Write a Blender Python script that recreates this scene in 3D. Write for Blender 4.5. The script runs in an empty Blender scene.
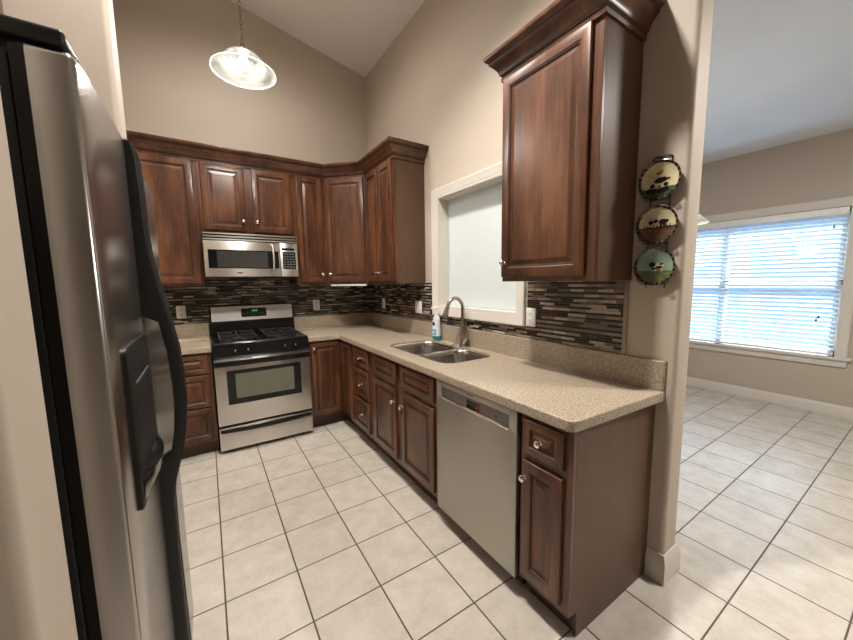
import bpy, bmesh, math, random
from mathutils import Vector, Matrix
random.seed(7)
PI = math.pi
S = bpy.context.scene
COL = S.collection

# ------------------------------------------------------------------ camera, world, lights, exposure
cam_d = bpy.data.cameras.new('camera')
cam = bpy.data.objects.new('camera', cam_d)
COL.objects.link(cam)
r_ = Vector((0.83895, -0.54406, -0.01272)); u_ = Vector((0.07100, 0.08625, 0.99374)); f_ = Vector((0.53956, 0.83460, -0.11099))
cam.matrix_world = Matrix(((r_.x, u_.x, -f_.x, -1.69692), (r_.y, u_.y, -f_.y, -3.87935), (r_.z, u_.z, -f_.z, 1.41708), (0, 0, 0, 1)))
cam_d.sensor_fit = 'HORIZONTAL'; cam_d.sensor_width = 36.0
cam_d.lens = 342.48 * 36.0 / 853.0
cam_d.shift_x = -1.56 / 853.0; cam_d.shift_y = -0.32 / 853.0
cam_d.clip_start = 0.02
S.camera = cam

world = bpy.data.worlds.new('sky'); S.world = world; world.use_nodes = True
wb = world.node_tree.nodes['Background']
wb.inputs[0].default_value = (0.30, 0.58, 1.0, 1); wb.inputs[1].default_value = 1.1

def light(name, kind, loc, energy, color, size=0.1, rot=(0, 0, 0), spot=None):
    d = bpy.data.lights.new(name, kind); d.energy = energy; d.color = color
    if kind == 'AREA':
        d.shape = 'DISK'; d.size = size
    elif kind in ('POINT', 'SPOT'):
        d.shadow_soft_size = size
    if spot: d.spot_size = math.radians(spot[0]); d.spot_blend = spot[1]
    o = bpy.data.objects.new(name, d); o.location = loc; o.rotation_euler = rot
    COL.objects.link(o); return o
WARM = (1.0, 0.945, 0.87)
light('kitchen_spot', 'SPOT', (-1.25, -2.62, 3.85), 330, WARM, 0.10, spot=(118, 0.7))
light('kitchen_spot', 'SPOT', (-1.35, -1.15, 3.92), 110, WARM, 0.22, spot=(160, 0.9))  # extra spot added to brighten the back of the kitchen
light('room_fill_light', 'AREA', (1.0, -4.3, 2.80), 58, WARM, 0.25)  # added fill light without a fixture, lifts the left and dining walls
light('dining_chandelier_light', 'POINT', (1.62, -2.615, 1.84), 22, WARM, 0.12)

sd = bpy.data.lights.new('sun', 'SUN'); sd.energy = 27.0; sd.color = (0.60, 0.81, 1.0); sd.angle = 0.05
so_ = bpy.data.objects.new('sun', sd); COL.objects.link(so_)
so_.rotation_euler = Vector((-math.cos(math.radians(50)), 0.05, -math.sin(math.radians(50)))).to_track_quat('-Z', 'Y').to_euler()
vs = S.view_settings
vs.view_transform = 'Standard'; vs.look = 'None'; vs.gamma = 1.0; vs.exposure = 0.3
vs.use_curve_mapping = False

# ------------------------------------------------------------------ node helpers and materials
class NT:
    def __init__(s, name):
        s.m = bpy.data.materials.new(name); s.m.use_nodes = True
        s.t = s.m.node_tree; s.b = s.t.nodes['Principled BSDF']
    def n(s, typ, **kw):
        x = s.t.nodes.new(typ)
        for k, v in kw.items(): setattr(x, k, v)
        return x
    def l(s, a, b): s.t.links.new(a, b)
    def math(s, op, a, b=0.0, c=None):
        x = s.n('ShaderNodeMath', operation=op)
        for i, v in enumerate((a, b, c)):
            if v is None: continue
            if isinstance(v, (int, float)): x.inputs[i].default_value = v
            else: s.l(v, x.inputs[i])
        return x.outputs[0]
    def xyz(s, coord='Object'):
        tc = s.n('ShaderNodeTexCoord'); sp = s.n('ShaderNodeSeparateXYZ'); s.l(tc.outputs[coord], sp.inputs[0])
        return tc.outputs[coord], sp.outputs[0], sp.outputs[1], sp.outputs[2]
    def noise(s, vec, scale, detail=3.0, rough=0.5, stretch=None):
        if stretch:
            mp = s.n('ShaderNodeMapping'); mp.inputs['Scale'].default_value = stretch; s.l(vec, mp.inputs[0]); vec = mp.outputs[0]
        x = s.n('ShaderNodeTexNoise'); x.inputs['Scale'].default_value = scale; x.inputs['Detail'].default_value = detail
        x.inputs['Roughness'].default_value = rough; s.l(vec, x.inputs['Vector']); return x.outputs['Fac']
    def ramp(s, fac, stops, interp='LINEAR'):
        x = s.n('ShaderNodeValToRGB'); x.color_ramp.interpolation = interp
        e = x.color_ramp.elements
        while len(e) > 1: e.remove(e[-1])
        e[0].position = stops[0][0]; e[0].color = (*stops[0][1], 1)
        for p, c in stops[1:]:
            k = e.new(p); k.color = (*c, 1)
        s.l(fac, x.inputs[0]); return x.outputs[0]
    def mix(s, fac, a, b, mode='MIX'):
        x = s.n('ShaderNodeMix', data_type='RGBA', blend_type=mode)
        if isinstance(fac, (int, float)): x.inputs[0].default_value = fac
        else: s.l(fac, x.inputs[0])
        for i, v in ((6, a), (7, b)):
            if isinstance(v, tuple): x.inputs[i].default_value = (*v, 1)
            else: s.l(v, x.inputs[i])
        return x.outputs[2]
    def bump(s, h, strength=0.2, dist=0.002):
        x = s.n('ShaderNodeBump'); x.inputs['Strength'].default_value = strength; x.inputs['Distance'].default_value = dist
        s.l(h, x.inputs['Height']); s.l(x.outputs[0], s.b.inputs['Normal'])
    def set(s, **kw):
        for k, v in kw.items():
            k = k.replace('_', ' ')
            i = s.b.inputs[k]
            if isinstance(v, tuple): i.default_value = (*v, 1)
            elif isinstance(v, (int, float)): i.default_value = v
            else: s.l(v, i)
        return s

def simple(name, col, rough=0.5, metal=0.0, var=0.06, scale=30, **kw):
    t = NT(name); co, x, y, z = t.xyz()
    f = t.noise(co, scale)
    a = tuple(c * (1 - var) for c in col); b = tuple(min(1, c * (1 + var)) for c in col)
    t.set(Base_Color=t.ramp(f, [(0.3, a), (0.7, b)]), Roughness=rough, Metallic=metal, **kw)
    return t.m

def paint(name, col, rough=0.6):
    t = NT(name); co, x, y, z = t.xyz()
    f = t.noise(co, 3.0, 2); g = t.noise(co, 220.0, 2)
    t.set(Base_Color=t.ramp(f, [(0.3, tuple(c * 0.98 for c in col)), (0.7, tuple(c * 1.02 for c in col))]), Roughness=rough)
    t.bump(g, 0.06, 0.001); return t.m

def wood(name, dark, mid, lite, rough=0.32, contrast=1.0):
    t = NT(name); co, x, y, z = t.xyz()
    oi = t.n('ShaderNodeObjectInfo')
    off = t.n('ShaderNodeVectorMath', operation='ADD'); t.l(co, off.inputs[0])
    sc = t.n('ShaderNodeVectorMath', operation='SCALE'); sc.inputs[0].default_value = (7.3, 3.1, 5.7); t.l(oi.outputs['Random'], sc.inputs['Scale'])
    t.l(sc.outputs[0], off.inputs[1]); v = off.outputs[0]
    a = t.noise(v, 3.2, 5, 0.6, (2.4, 2.4, 0.55))
    b = t.noise(v, 30, 4, 0.6, (2.6, 2.6, 0.16))
    c = t.math('ADD', t.math('MULTIPLY', a, 0.72), t.math('MULTIPLY', b, 0.28))
    col = t.ramp(c, [(0.36, dark), (0.5, mid), (0.63, lite)])
    t.set(Base_Color=col, Roughness=rough, Coat_Weight=0.12, Coat_Roughness=0.25)
    t.bump(b, 0.05, 0.001); return t.m

def steel(name, col=(0.66, 0.63, 0.59), rough=0.30, aniso=0.6, metal=1.0, grain=1.0, turn=0.25):
    t = NT(name); co, x, y, z = t.xyz()
    b = t.noise(co, 14, 4, 0.6, (0.6, 0.6, 60))
    t.set(Base_Color=t.ramp(b, [(0.3, tuple(c * (1 - 0.06 * grain) for c in col)), (0.7, tuple(min(1, c * (1 + 0.05 * grain)) for c in col))]),
          Roughness=t.math('ADD', t.math('MULTIPLY', b, 0.08 * grain), rough - 0.04 * grain), Metallic=metal, Anisotropic=aniso, Anisotropic_Rotation=turn)
    tg = t.n('ShaderNodeTangent', direction_type='RADIAL', axis='Z'); t.l(tg.outputs[0], t.b.inputs['Tangent'])
    return t.m

TP, TX, TY = 0.308, -1.412, -1.2922
def tile_mat():
    t = NT('ceramic_floor_tile'); co, x, y, z = t.xyz()
    gx = t.math('DIVIDE', t.math('SUBTRACT', x, TX), TP); gy = t.math('DIVIDE', t.math('SUBTRACT', y, TY), TP)
    fx = t.math('ABSOLUTE', t.math('SUBTRACT', t.math('FRACT', gx), 0.5)); fy = t.math('ABSOLUTE', t.math('SUBTRACT', t.math('FRACT', gy), 0.5))
    w = 0.5 - 0.0027 / TP
    def edge(f, hw): # smooth 0..1
        mr = t.n('ShaderNodeMapRange'); mr.inputs[1].default_value = 0.5 - (hw + 0.0012) / TP; mr.inputs[2].default_value = 0.5 - hw / TP
        t.l(f, mr.inputs[0]); return mr.outputs[0]
    g = t.math('MAXIMUM', edge(fx, 0.0030), edge(fy, 0.0026))
    cb = t.n('ShaderNodeCombineXYZ'); t.l(t.math('FLOOR', gx), cb.inputs[0]); t.l(t.math('FLOOR', gy), cb.inputs[1])
    wn = t.n('ShaderNodeTexWhiteNoise'); t.l(cb.outputs[0], wn.inputs['Vector'])
    ad = t.n('ShaderNodeVectorMath', operation='MULTIPLY_ADD'); t.l(cb.outputs[0], ad.inputs[0]); ad.inputs[1].default_value = (3.7, 5.3, 0); t.l(co, ad.inputs[2])
    a = t.noise(ad.outputs[0], 9, 6, 0.62); b = t.noise(ad.outputs[0], 60, 3)
    c = t.math('ADD', t.math('MULTIPLY', a, 0.8), t.math('MULTIPLY', b, 0.2))
    tile = t.ramp(c, [(0.32, (0.49, 0.44, 0.38)), (0.52, (0.575, 0.525, 0.46)), (0.72, (0.645, 0.60, 0.535))])
    k = t.math('ADD', t.math('MULTIPLY', wn.outputs['Value'], 0.08), 0.96)
    cc = t.n('ShaderNodeCombineColor')
    for i in range(3): t.l(k, cc.inputs[i])
    tile = t.mix(1.0, tile, cc.outputs[0], 'MULTIPLY')
    t.set(Base_Color=t.mix(g, tile, (0.085, 0.066, 0.052)), Roughness=t.math('ADD', t.math('MULTIPLY', g, 0.5), 0.27), Specular_IOR_Level=0.5)
    t.bump(t.math('SUBTRACT', t.math('MULTIPLY', a, 0.15), g), 0.5, 0.002); return t.m

def mosaic_mat():
    t = NT('strip_mosaic_tile'); co, x, y, z = t.xyz()
    PD = 0.0270; TK = 0.55       # a thick and a thin row in every course
    u = t.math('ADD', x, y); v = t.math('DIVIDE', z, PD); fv = t.math('FRACT', v)
    thin = t.math('GREATER_THAN', fv, TK)
    row = t.math('ADD', t.math('MULTIPLY', t.math('FLOOR', v), 2.0), thin)
    w1 = t.n('ShaderNodeTexWhiteNoise', noise_dimensions='1D'); t.l(row, w1.inputs['W'])
    sp = t.n('ShaderNodeSeparateColor'); t.l(w1.outputs['Color'], sp.inputs[0])
    wd = t.math('ADD', t.math('ADD', t.math('MULTIPLY', sp.outputs[0], 0.07), 0.055), t.math('MULTIPLY', thin, 0.035))
    up = t.math('ADD', t.math('DIVIDE', u, wd), t.math('MULTIPLY', sp.outputs[1], 17.0))
    # uneven strip lengths: displace cell borders
    cell = t.math('FLOOR', up)
    cb = t.n('ShaderNodeCombineXYZ'); t.l(cell, cb.inputs[0]); t.l(row, cb.inputs[1])
    w2 = t.n('ShaderNodeTexWhiteNoise', noise_dimensions='2D'); t.l(cb.outputs[0], w2.inputs['Vector'])
    k1 = t.ramp(w2.outputs['Value'], [(0.0, (0.010, 0.006, 0.004)), (0.20, (0.045, 0.028, 0.020)), (0.28, (0.17, 0.125, 0.09)),
        (0.48, (0.26, 0.21, 0.16)), (0.66, (0.46, 0.385, 0.29)), (0.84, (0.14, 0.13, 0.112))], 'CONSTANT')
    k2 = t.ramp(w2.outputs['Value'], [(0.0, (0.007, 0.004, 0.003)), (0.50, (0.014, 0.008, 0.006)), (0.80, (0.12, 0.09, 0.065)), (0.88, (0.40, 0.33, 0.25)), (0.94, (0.008, 0.005, 0.004))], 'CONSTANT')
    col = t.mix(thin, k1, k2)
    st = t.noise(co, 55, 4)
    cm = t.n('ShaderNodeCombineColor')
    k = t.math('ADD', t.math('MULTIPLY', st, 0.8), 0.60)
    for i in range(3): t.l(k, cm.inputs[i])
    col = t.mix(1.0, col, cm.outputs[0], 'MULTIPLY')
    fu = t.math('MULTIPLY', t.math('FRACT', up), wd)
    g = t.math('MAXIMUM', t.math('MAXIMUM', t.math('LESS_THAN', fv, 0.055), t.math('LESS_THAN', t.math('ABSOLUTE', t.math('SUBTRACT', fv, TK + 0.0275)), 0.0275)), t.math('LESS_THAN', fu, 0.0018))
    t.set(Base_Color=t.mix(g, col, (0.15, 0.12, 0.092)), Roughness=t.math('ADD', t.math('MULTIPLY', g, 0.5), 0.22))
    t.bump(t.math('MULTIPLY', g, -1.0), 0.5, 0.002); return t.m

def counter_mat():
    t = NT('speckled_solid_surface'); co, x, y, z = t.xyz()
    a = t.noise(co, 105, 3, 0.6); b = t.noise(co, 230, 2, 0.6); c = t.noise(co, 12, 3)
    base = t.ramp(a, [(0.34, (0.22, 0.165, 0.118)), (0.5, (0.36, 0.29, 0.215)), (0.64, (0.47, 0.39, 0.295))])
    lite = t.ramp(b, [(0.57, (0, 0, 0)), (0.62, (1, 1, 1))])
    col = t.mix(t.math('MULTIPLY', lite, 0.6), base, (0.60, 0.54, 0.45))
    drk = t.ramp(b, [(0.34, (1, 1, 1)), (0.40, (0, 0, 0))])
    col = t.mix(t.math('MULTIPLY', drk, 0.5), col, (0.13, 0.095, 0.07))
    t.set(Base_Color=col, Roughness=0.30); return t.m

def glass_mat(name, col, rough=0.03, ior=1.45, trans=1.0):
    t = NT(name); t.set(Base_Color=col, Roughness=rough, Transmission_Weight=trans, IOR=ior); return t.m

def clear_pane(name):
    t = NT(name); tr = t.n('ShaderNodeBsdfTransparent'); gl = t.n('ShaderNodeBsdfGlossy'); gl.inputs['Roughness'].default_value = 0.02
    mx = t.n('ShaderNodeMixShader'); mx.inputs[0].default_value = 0.06
    t.l(tr.outputs[0], mx.inputs[1]); t.l(gl.outputs[0], mx.inputs[2]); t.l(mx.outputs[0], t.t.nodes['Material Output'].inputs[0]); return t.m

def translucent(name, col, w=0.5, rough=0.4, var=0.05):
    t = NT(name)
    co, x, y, z = t.xyz(); f = t.noise(co, 14, 4)
    c = t.ramp(f, [(0.3, tuple(k * (1 - var) for k in col)), (0.7, tuple(min(1, k * (1 + var * 0.5)) for k in col))])
    t.set(Base_Color=c, Roughness=rough)
    tr = t.n('ShaderNodeBsdfTranslucent'); t.l(c, tr.inputs[0])
    mx = t.n('ShaderNodeMixShader'); mx.inputs[0].default_value = w
    t.l(t.b.outputs[0], mx.inputs[1]); t.l(tr.outputs[0], mx.inputs[2])
    t.l(mx.outputs[0], t.t.nodes['Material Output'].inputs[0]); return t.m

def emit(name, col, strength):
    t = NT(name); t.set(Base_Color=col, Emission_Color=col, Emission_Strength=strength); return t.m

M = {}
M['wall'] = paint('beige_wall_paint', (0.50, 0.43, 0.355))
M['wall_back'] = M['wall']
M['ceil'] = paint('white_ceiling_paint', (0.74, 0.70, 0.68))
M['ceil_dining'] = paint('daylight_tinted_ceiling', (0.70, 0.745, 0.80))  # blue tint in the colour stands in for window daylight on the ceiling
M['trim'] = paint('white_trim_paint', (0.66, 0.62, 0.565), 0.35)
M['tile'] = tile_mat(); M['mosaic'] = mosaic_mat(); M['counter'] = counter_mat()
M['wood'] = wood('stained_maple', (0.040, 0.0135, 0.0062), (0.095, 0.034, 0.015), (0.172, 0.069, 0.031))
M['glaze'] = simple('dark_glaze', (0.030, 0.012, 0.007), 0.4)
M['veneer'] = wood('brown_side_veneer', (0.092, 0.048, 0.028), (0.104, 0.055, 0.033), (0.118, 0.064, 0.039), 0.46)
M['veneer'].node_tree.nodes['Principled BSDF'].inputs['Specular IOR Level'].default_value = 0.3
M['steel'] = steel('brushed_steel', rough=0.33, aniso=0.8)
M['steel_fridge'] = steel('fridge_steel', (0.43, 0.41, 0.39), 0.25, 0.2, 1.0, 0.12, 0.0)
M['steel_dw'] = steel('satin_dishwasher_steel', (0.45, 0.42, 0.38), 0.42, 0.5)
M['steel_sink'] = steel('sink_steel', (0.46, 0.43, 0.40), 0.26, 0.0, 1.0, 0.2, 0.0)
M['grey_panel'] = simple('grey_control_plastic', (0.17, 0.155, 0.135), 0.4)
M['nickel'] = simple('satin_nickel', (0.82, 0.79, 0.74), 0.16, 1.0)
M['dark_nickel'] = simple('brushed_faucet_nickel', (0.42, 0.38, 0.34), 0.26, 1.0)
M['chrome'] = simple('bright_chrome', (0.8, 0.78, 0.75), 0.12, 1.0)
M['black'] = simple('black_enamel', (0.007, 0.007, 0.008), 0.2, Specular_IOR_Level=0.3)
M['black_matte'] = simple('black_textured_plastic', (0.008, 0.008, 0.008), 0.42, Specular_IOR_Level=0.3)
M['black_glass'] = simple('black_glass', (0.007, 0.007, 0.008), 0.12, Specular_IOR_Level=0.35)
M['cast'] = simple('cast_iron', (0.014, 0.014, 0.014), 0.4)
M['grey_glass'] = simple('grey_mesh_glass', (0.055, 0.053, 0.050), 0.12)
M['oven_glass'] = simple('tinted_oven_glass', (0.15, 0.155, 0.11), 0.06, 0.0)
M['white_plastic'] = simple('white_plastic', (0.88, 0.86, 0.84), 0.35)
M['slot'] = simple('dark_slot', (0.05, 0.045, 0.04), 0.5)
M['pane'] = translucent('frosted_white_pane', (0.82, 0.88, 0.88), 0.30, 0.25, 0.01)
M['pane_edge'] = simple('green_glass_edge', (0.32, 0.42, 0.37), 0.15)
M['toe'] = simple('dark_toe_kick', (0.055, 0.026, 0.015), 0.5)

# ------------------------------------------------------------------ mesh helpers
class MB:
    def __init__(s): s.bm = bmesh.new()
    def face(s, pts, mi=0):
        f = s.bm.faces.new([s.bm.verts.new(p) for p in pts]); f.material_index = mi; return f
    def box(s, x0, x1, y0, y1, z0, z1, mi=0, bev=0.0, seg=2):
        if x0 > x1: x0, x1 = x1, x0
        if y0 > y1: y0, y1 = y1, y0
        if z0 > z1: z0, z1 = z1, z0
        v = [s.bm.verts.new((x, y, z)) for x in (x0, x1) for y in (y0, y1) for z in (z0, z1)]
        fs = []
        for q in ((0, 1, 3, 2), (4, 6, 7, 5), (0, 4, 5, 1), (2, 3, 7, 6), (0, 2, 6, 4), (1, 5, 7, 3)):
            f = s.bm.faces.new([v[i] for i in q]); f.material_index = mi; fs.append(f)
        if bev > 0:
            es = list({e for f in fs for e in f.edges})
            bmesh.ops.bevel(s.bm, geom=es, offset=bev, segments=seg, affect='EDGES', profile=0.5, clamp_overlap=True)
        return s
    def loft(s, rings, mi=0, closed=True, cap0=True, cap1=True, mis=None):
        vr = [[s.bm.verts.new(p) for p in r] for r in rings]
        n = len(vr[0])
        for k in range(len(vr) - 1):
            for i in range(n if closed else n - 1):
                j = (i + 1) % n
                f = s.bm.faces.new((vr[k][i], vr[k][j], vr[k + 1][j], vr[k + 1][i])); f.material_index = mis[k] if mis else mi
        if cap0: f = s.bm.faces.new(list(reversed(vr[0]))); f.material_index = mis[0] if mis else mi
        if cap1: f = s.bm.faces.new(vr[-1]); f.material_index = mis[-1] if mis else mi
        return s
    def lathe(s, prof, n=24, mi=0, axis='Z', c=(0, 0, 0), mis=None, cap0=True, cap1=True):
        rings = []
        for r, h in prof:
            r = max(r, 1e-4); ring = []
            for i in range(n):
                a = 2 * PI * i / n; p, q = r * math.cos(a), r * math.sin(a)
                if axis == 'Z': P = (c[0] + p, c[1] + q, c[2] + h)
                elif axis == '-Y': P = (c[0] + p, c[1] - h, c[2] + q)
                else: P = (c[0] - h, c[1] - p, c[2] + q)
                ring.append(P)
            rings.append(ring)
        return s.loft(rings, mi, mis=mis, cap0=cap0, cap1=cap1)
    def tube(s, pts, r, n=10, mi=0, up=None):
        pts = [Vector(p) for p in pts]; rs = r if isinstance(r, (list, tuple)) else [r] * len(pts)
        rings = []; prev = None
        for i, p in enumerate(pts):
            t = (pts[min(i + 1, len(pts) - 1)] - pts[max(i - 1, 0)]).normalized()
            if prev is None:
                a = Vector((0, 0, 1)) if abs(t.z) < 0.9 else Vector((1, 0, 0))
                nrm = (a - t * a.dot(t)).normalized()
            else:
                nrm = (prev - t * prev.dot(t)).normalized()
            prev = nrm; b = t.cross(nrm)
            rings.append([p + rs[i] * (math.cos(2 * PI * k / n) * nrm + math.sin(2 * PI * k / n) * b) for k in range(n)])
        return s.loft(rings, mi)
    def sweep(s, path, prof, mi=0, dark=()):
        # path: 2D points; prof: (out, z); out = to the right of travel, mitred corners
        P = [Vector(p) for p in path]; nrm = []
        for i in range(len(P)):
            ds = []
            if i > 0: ds.append((P[i] - P[i - 1]).normalized())
            if i < len(P) - 1: ds.append((P[i + 1] - P[i]).normalized())
            ns = [Vector((d.y, -d.x)) for d in ds]
            m = ns[0] if len(ns) == 1 else (ns[0] + ns[1]) / (1 + ns[0].dot(ns[1]))
            nrm.append(m)
        rings = [[(P[i].x + nrm[i].x * o, P[i].y + nrm[i].y * o, z) for o, z in prof] for i in range(len(P))]
        n0 = len(s.bm.faces); s.loft(rings, mi); s.bm.faces.ensure_lookup_table(); n = len(prof)
        for k in range((len(rings) - 1) * n):
            if k % n in dark: s.bm.faces[n0 + k].material_index = 1
        return s
    def build(s, name, mats, parent=None, smooth=35, loc=None, rotz=0):
        bmesh.ops.recalc_face_normals(s.bm, faces=s.bm.faces[:])
        for f in s.bm.faces: f.smooth = True
        lim = math.radians(smooth)
        for e in s.bm.edges:
            if len(e.link_faces) == 2:
                if e.calc_face_angle(0) > lim: e.smooth = False
            else: e.smooth = False
        me = bpy.data.meshes.new(name); s.bm.to_mesh(me); s.bm.free()
        o = bpy.data.objects.new(name, me); COL.objects.link(o)
        for m in (mats if isinstance(mats, (list, tuple)) else [mats]): me.materials.append(m)
        if parent: o.parent = parent
        if loc: o.location = loc; o.rotation_euler = (0, 0, rotz)
        return o

def tag(o, label, cat, group=None, kind=None):
    o['label'] = label; o['category'] = cat
    if group: o['group'] = group
    if kind: o['kind'] = kind
    return o
def thing(name, label, cat, loc=(0, 0, 0), rotz=0, group=None):
    o = bpy.data.objects.new(name, None); COL.objects.link(o); o.empty_display_size = 0.1
    o.location = loc; o.rotation_euler = (0, 0, rotz)
    return tag(o, label, cat, group)
def struct(o): o['kind'] = 'structure'; return o
def rrect(x0, x1, y0, y1, r, n=6):
    out = []
    for cx, cy, a0 in ((x1 - r, y1 - r, 0), (x0 + r, y1 - r, PI / 2), (x0 + r, y0 + r, PI), (x1 - r, y0 + r, 1.5 * PI)):
        for k in range(n + 1):
            a = a0 + PI / 2 * k / n; out.append((cx + r * math.cos(a), cy + r * math.sin(a)))
    return out
def fill(mb, loops, z, mi=0):
    es = []
    vl = []
    for lp in loops:
        vs_ = [mb.bm.verts.new((p[0], p[1], z)) for p in lp]; vl.append(vs_)
        for i in range(len(vs_)): es.append(mb.bm.edges.new((vs_[i], vs_[(i + 1) % len(vs_)])))
    r = bmesh.ops.triangle_fill(mb.bm, use_beauty=True, use_dissolve=False, edges=es)
    for g in r['geom']:
        if isinstance(g, bmesh.types.BMFace): g.material_index = mi
    return vl

# ------------------------------------------------------------------ the setting
KX, KTOP, KEND, KT = 0.0, 3.73, -3.24, 0.136
SL = 0.2155
def ceil_z(x): return KTOP - SL * x
mb = MB(); mb.box(-4.1, 3.8, -7.1, 0.2, -0.05, 0); struct(mb.build('floor', M['tile']))
mb = MB(); mb.box(-2.9, 3.8, 0.0, 0.15, 0, 4.6); struct(mb.build('wall_back', M['wall']))
# right wall with the pass-through opening, bullnosed free end
OY0, OY1, OZ0, OZ1 = -2.326, -1.442, 1.203, 2.105
mb = MB()
mb.box(0, KT, OY1, 0.0, 0, 3.8); mb.box(0, KT, OY0, OY1, 0, OZ0); mb.box(0, KT, OY0, OY1, OZ1, 3.8)
end = []
for cx, a0 in ((KT - 0.022, 0), (0.022, -PI / 2)):
    for k in range(7):
        a = a0 - PI / 2 * k / 6
        end.append((cx + 0.022 * math.cos(a), KEND + 0.022 + 0.022 * math.sin(a)))
ring = [(KT, OY0), ] + end + [(0, OY0)]
mb.loft([[(x, y, 0) for x, y in ring], [(x, y, 3.8) for x, y in ring]])
mb.box(0, KT, -7.0, KEND + 0.03, 2.83, 3.8)
struct(mb.build('wall_right', M['wall']))
# left side: alcove walls around the refrigerator
def bull(mb, x0, x1, y0, y1, z1, r=0.02):
    ring = [(x0, y1), (x0, y0)]
    for cy, a0 in ((y0 + r, -PI / 2), (y1 - r, 0)):
        for k in range(7):
            a = a0 + PI / 2 * k / 6; ring.append((x1 - r + r * math.cos(a), cy + r * math.sin(a)))
    mb.loft([[(x, y, 0) for x, y in ring], [(x, y, z1) for x, y in ring]])
mb = MB(); bull(mb, -4.0, -1.8925, -3.325, -3.20, 4.7, 0.014); struct(mb.build('wall_near', M['wall']))
mb = MB(); bull(mb, -2.9, -1.908, -2.205, -2.075, 4.5); struct(mb.build('wall_far', M['wall']))
mb = MB(); mb.box(-2.9, -2.21, -2.075, 0.0, 0, 4.5); mb.box(-2.9, -2.75, -3.2, -2.205, 0, 4.5); struct(mb.build('wall_left', M['wall']))
mb = MB(); mb.box(-4.1, -4.0, -7, -3.2, 0, 4.8); mb.box(-4.1, 3.8, -7.1, -7.0, 0, 4.8); struct(mb.build('wall_hall', M['wall']))
mb = MB()
a, b = -4.1, KT + 0.02
mb.loft([[(a, y, ceil_z(a)), (b, y, ceil_z(b)), (b, y, ceil_z(b) + 0.1), (a, y, ceil_z(a) + 0.1)] for y in (-7.1, 0.15)])
struct(mb.build('ceiling', M['ceil']))
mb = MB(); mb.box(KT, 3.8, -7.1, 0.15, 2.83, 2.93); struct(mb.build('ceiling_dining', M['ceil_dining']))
# dining wall with window opening
DX = 3.63; WY0, WY1, WZ0, WZ1 = -3.25, -1.40, 0.60, 2.10
mb = MB()
mb.box(DX, DX + 0.14, -7, WY0, 0, 2.9); mb.box(DX, DX + 0.14, WY1, 0.0, 0, 2.9)
mb.box(DX, DX + 0.14, WY0, WY1, 0, WZ0); mb.box(DX, DX + 0.14, WY0, WY1, WZ1, 2.9)
struct(mb.build('wall_dining', M['wall']))
# baseboards
BBP = [(0, 0), (0.016, 0), (0.016, 0.085), (0.012, 0.095), (0.008, 0.102), (0.006, 0.112), (0, 0.112)]
mb = MB(); mb.sweep([(DX, -6.99), (DX, -0.01)][::-1], BBP); struct(mb.build('baseboard_dining', M['trim']))
BB2 = [(0, 0), (0.016, 0), (0.016, 0.105), (0.012, 0.116), (0.010, 0.126), (0.005, 0.138), (0, 0.14)]
mb = MB(); mb.sweep([(KT, -0.01), (KT, KEND), (0, KEND), (0, -3.172)], [(-o, z) for o, z in BB2][::1]) if False else mb.sweep([(0, -3.172), (0, KEND), (KT, KEND), (KT, -0.01)], BB2)
struct(mb.build('baseboard_right', M['trim']))

# mosaic backsplashes
RX0_, RX1_ = -1.688, -0.928
mb = MB(); mb.box(-2.2, -0.006, -0.006, -0.0005, 1.05, 1.400); mb.box(RX0_, RX1_, -0.006, -0.0005, 1.400, 1.476); struct(mb.build('trim_1', M['mosaic']))
mb = MB()
mb.box(-0.006, -0.0005, -0.006, -1.350, 1.05, 1.405)
mb.box(-0.006, -0.0005, -1.350, -2.415, 1.05, 1.126)
mb.box(-0.006, -0.0005, -2.415, -3.005, 1.05, 1.415)
struct(mb.build('trim_2', M['mosaic']))
mb = MB(); mb.box(-0.0075, -0.0005, -3.006, -3.028, 1.05, 1.42, bev=0.002); struct(mb.build('trim_3', simple('taupe_edge_tile', (0.30, 0.25, 0.20), 0.35)))

# pass-through window: casing with stepped profile, pane set back in the opening
def casing(name, x, y0, y1, z0, z1, w, out, parent=None, sgn=-1):
    prof = [(0, 0), (0, 0.006), (0.010, 0.010), (0.020, 0.011), (0.026, 0.016), (w - 0.016, 0.020), (w - 0.008, 0.024), (w, 0.022), (w, 0)]
    mb = MB(); rings = []
    for o, h in prof:
        rings.append([(x + sgn * h * out, y0 - o, z0 - o), (x + sgn * h * out, y1 + o, z0 - o), (x + sgn * h * out, y1 + o, z1 + o), (x + sgn * h * out, y0 - o, z1 + o)])
    mb.loft(rings, cap0=False, cap1=False)
    return mb.build(name, M['trim'], parent)
w1 = struct(thing('window_1', 'white cased pass-through with frosted pane above the kitchen sink', 'window', (0, 0, 0)))
casing('casing', -0.0065, OY0, OY1, OZ0, OZ1, 0.076, 0.9, w1)
mb = MB()
for (a0, a1, b0, b1) in ((OY0, OY0 + 0.004, OZ0, OZ1), (OY1 - 0.004, OY1, OZ0, OZ1), (OY0, OY1, OZ0, OZ0 + 0.004), (OY0, OY1, OZ1 - 0.004, OZ1)):
    mb.box(-0.006, KT - 0.002, a0, a1, b0, b1)
mb.build('jamb', M['trim'], w1)
mb = MB(); mb.box(0.098, 0.106, OY0 + 0.004, OY1 - 0.004, OZ0 + 0.004, OZ1 - 0.004); mb.build('pane', M['pane'], w1)
mb = MB(); mb.box(0.0965, 0.108, OY0 + 0.004, OY1 - 0.004, OZ0 + 0.004, OZ0 + 0.0075); mb.build('pane_edge', M['pane_edge'], w1)

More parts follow.
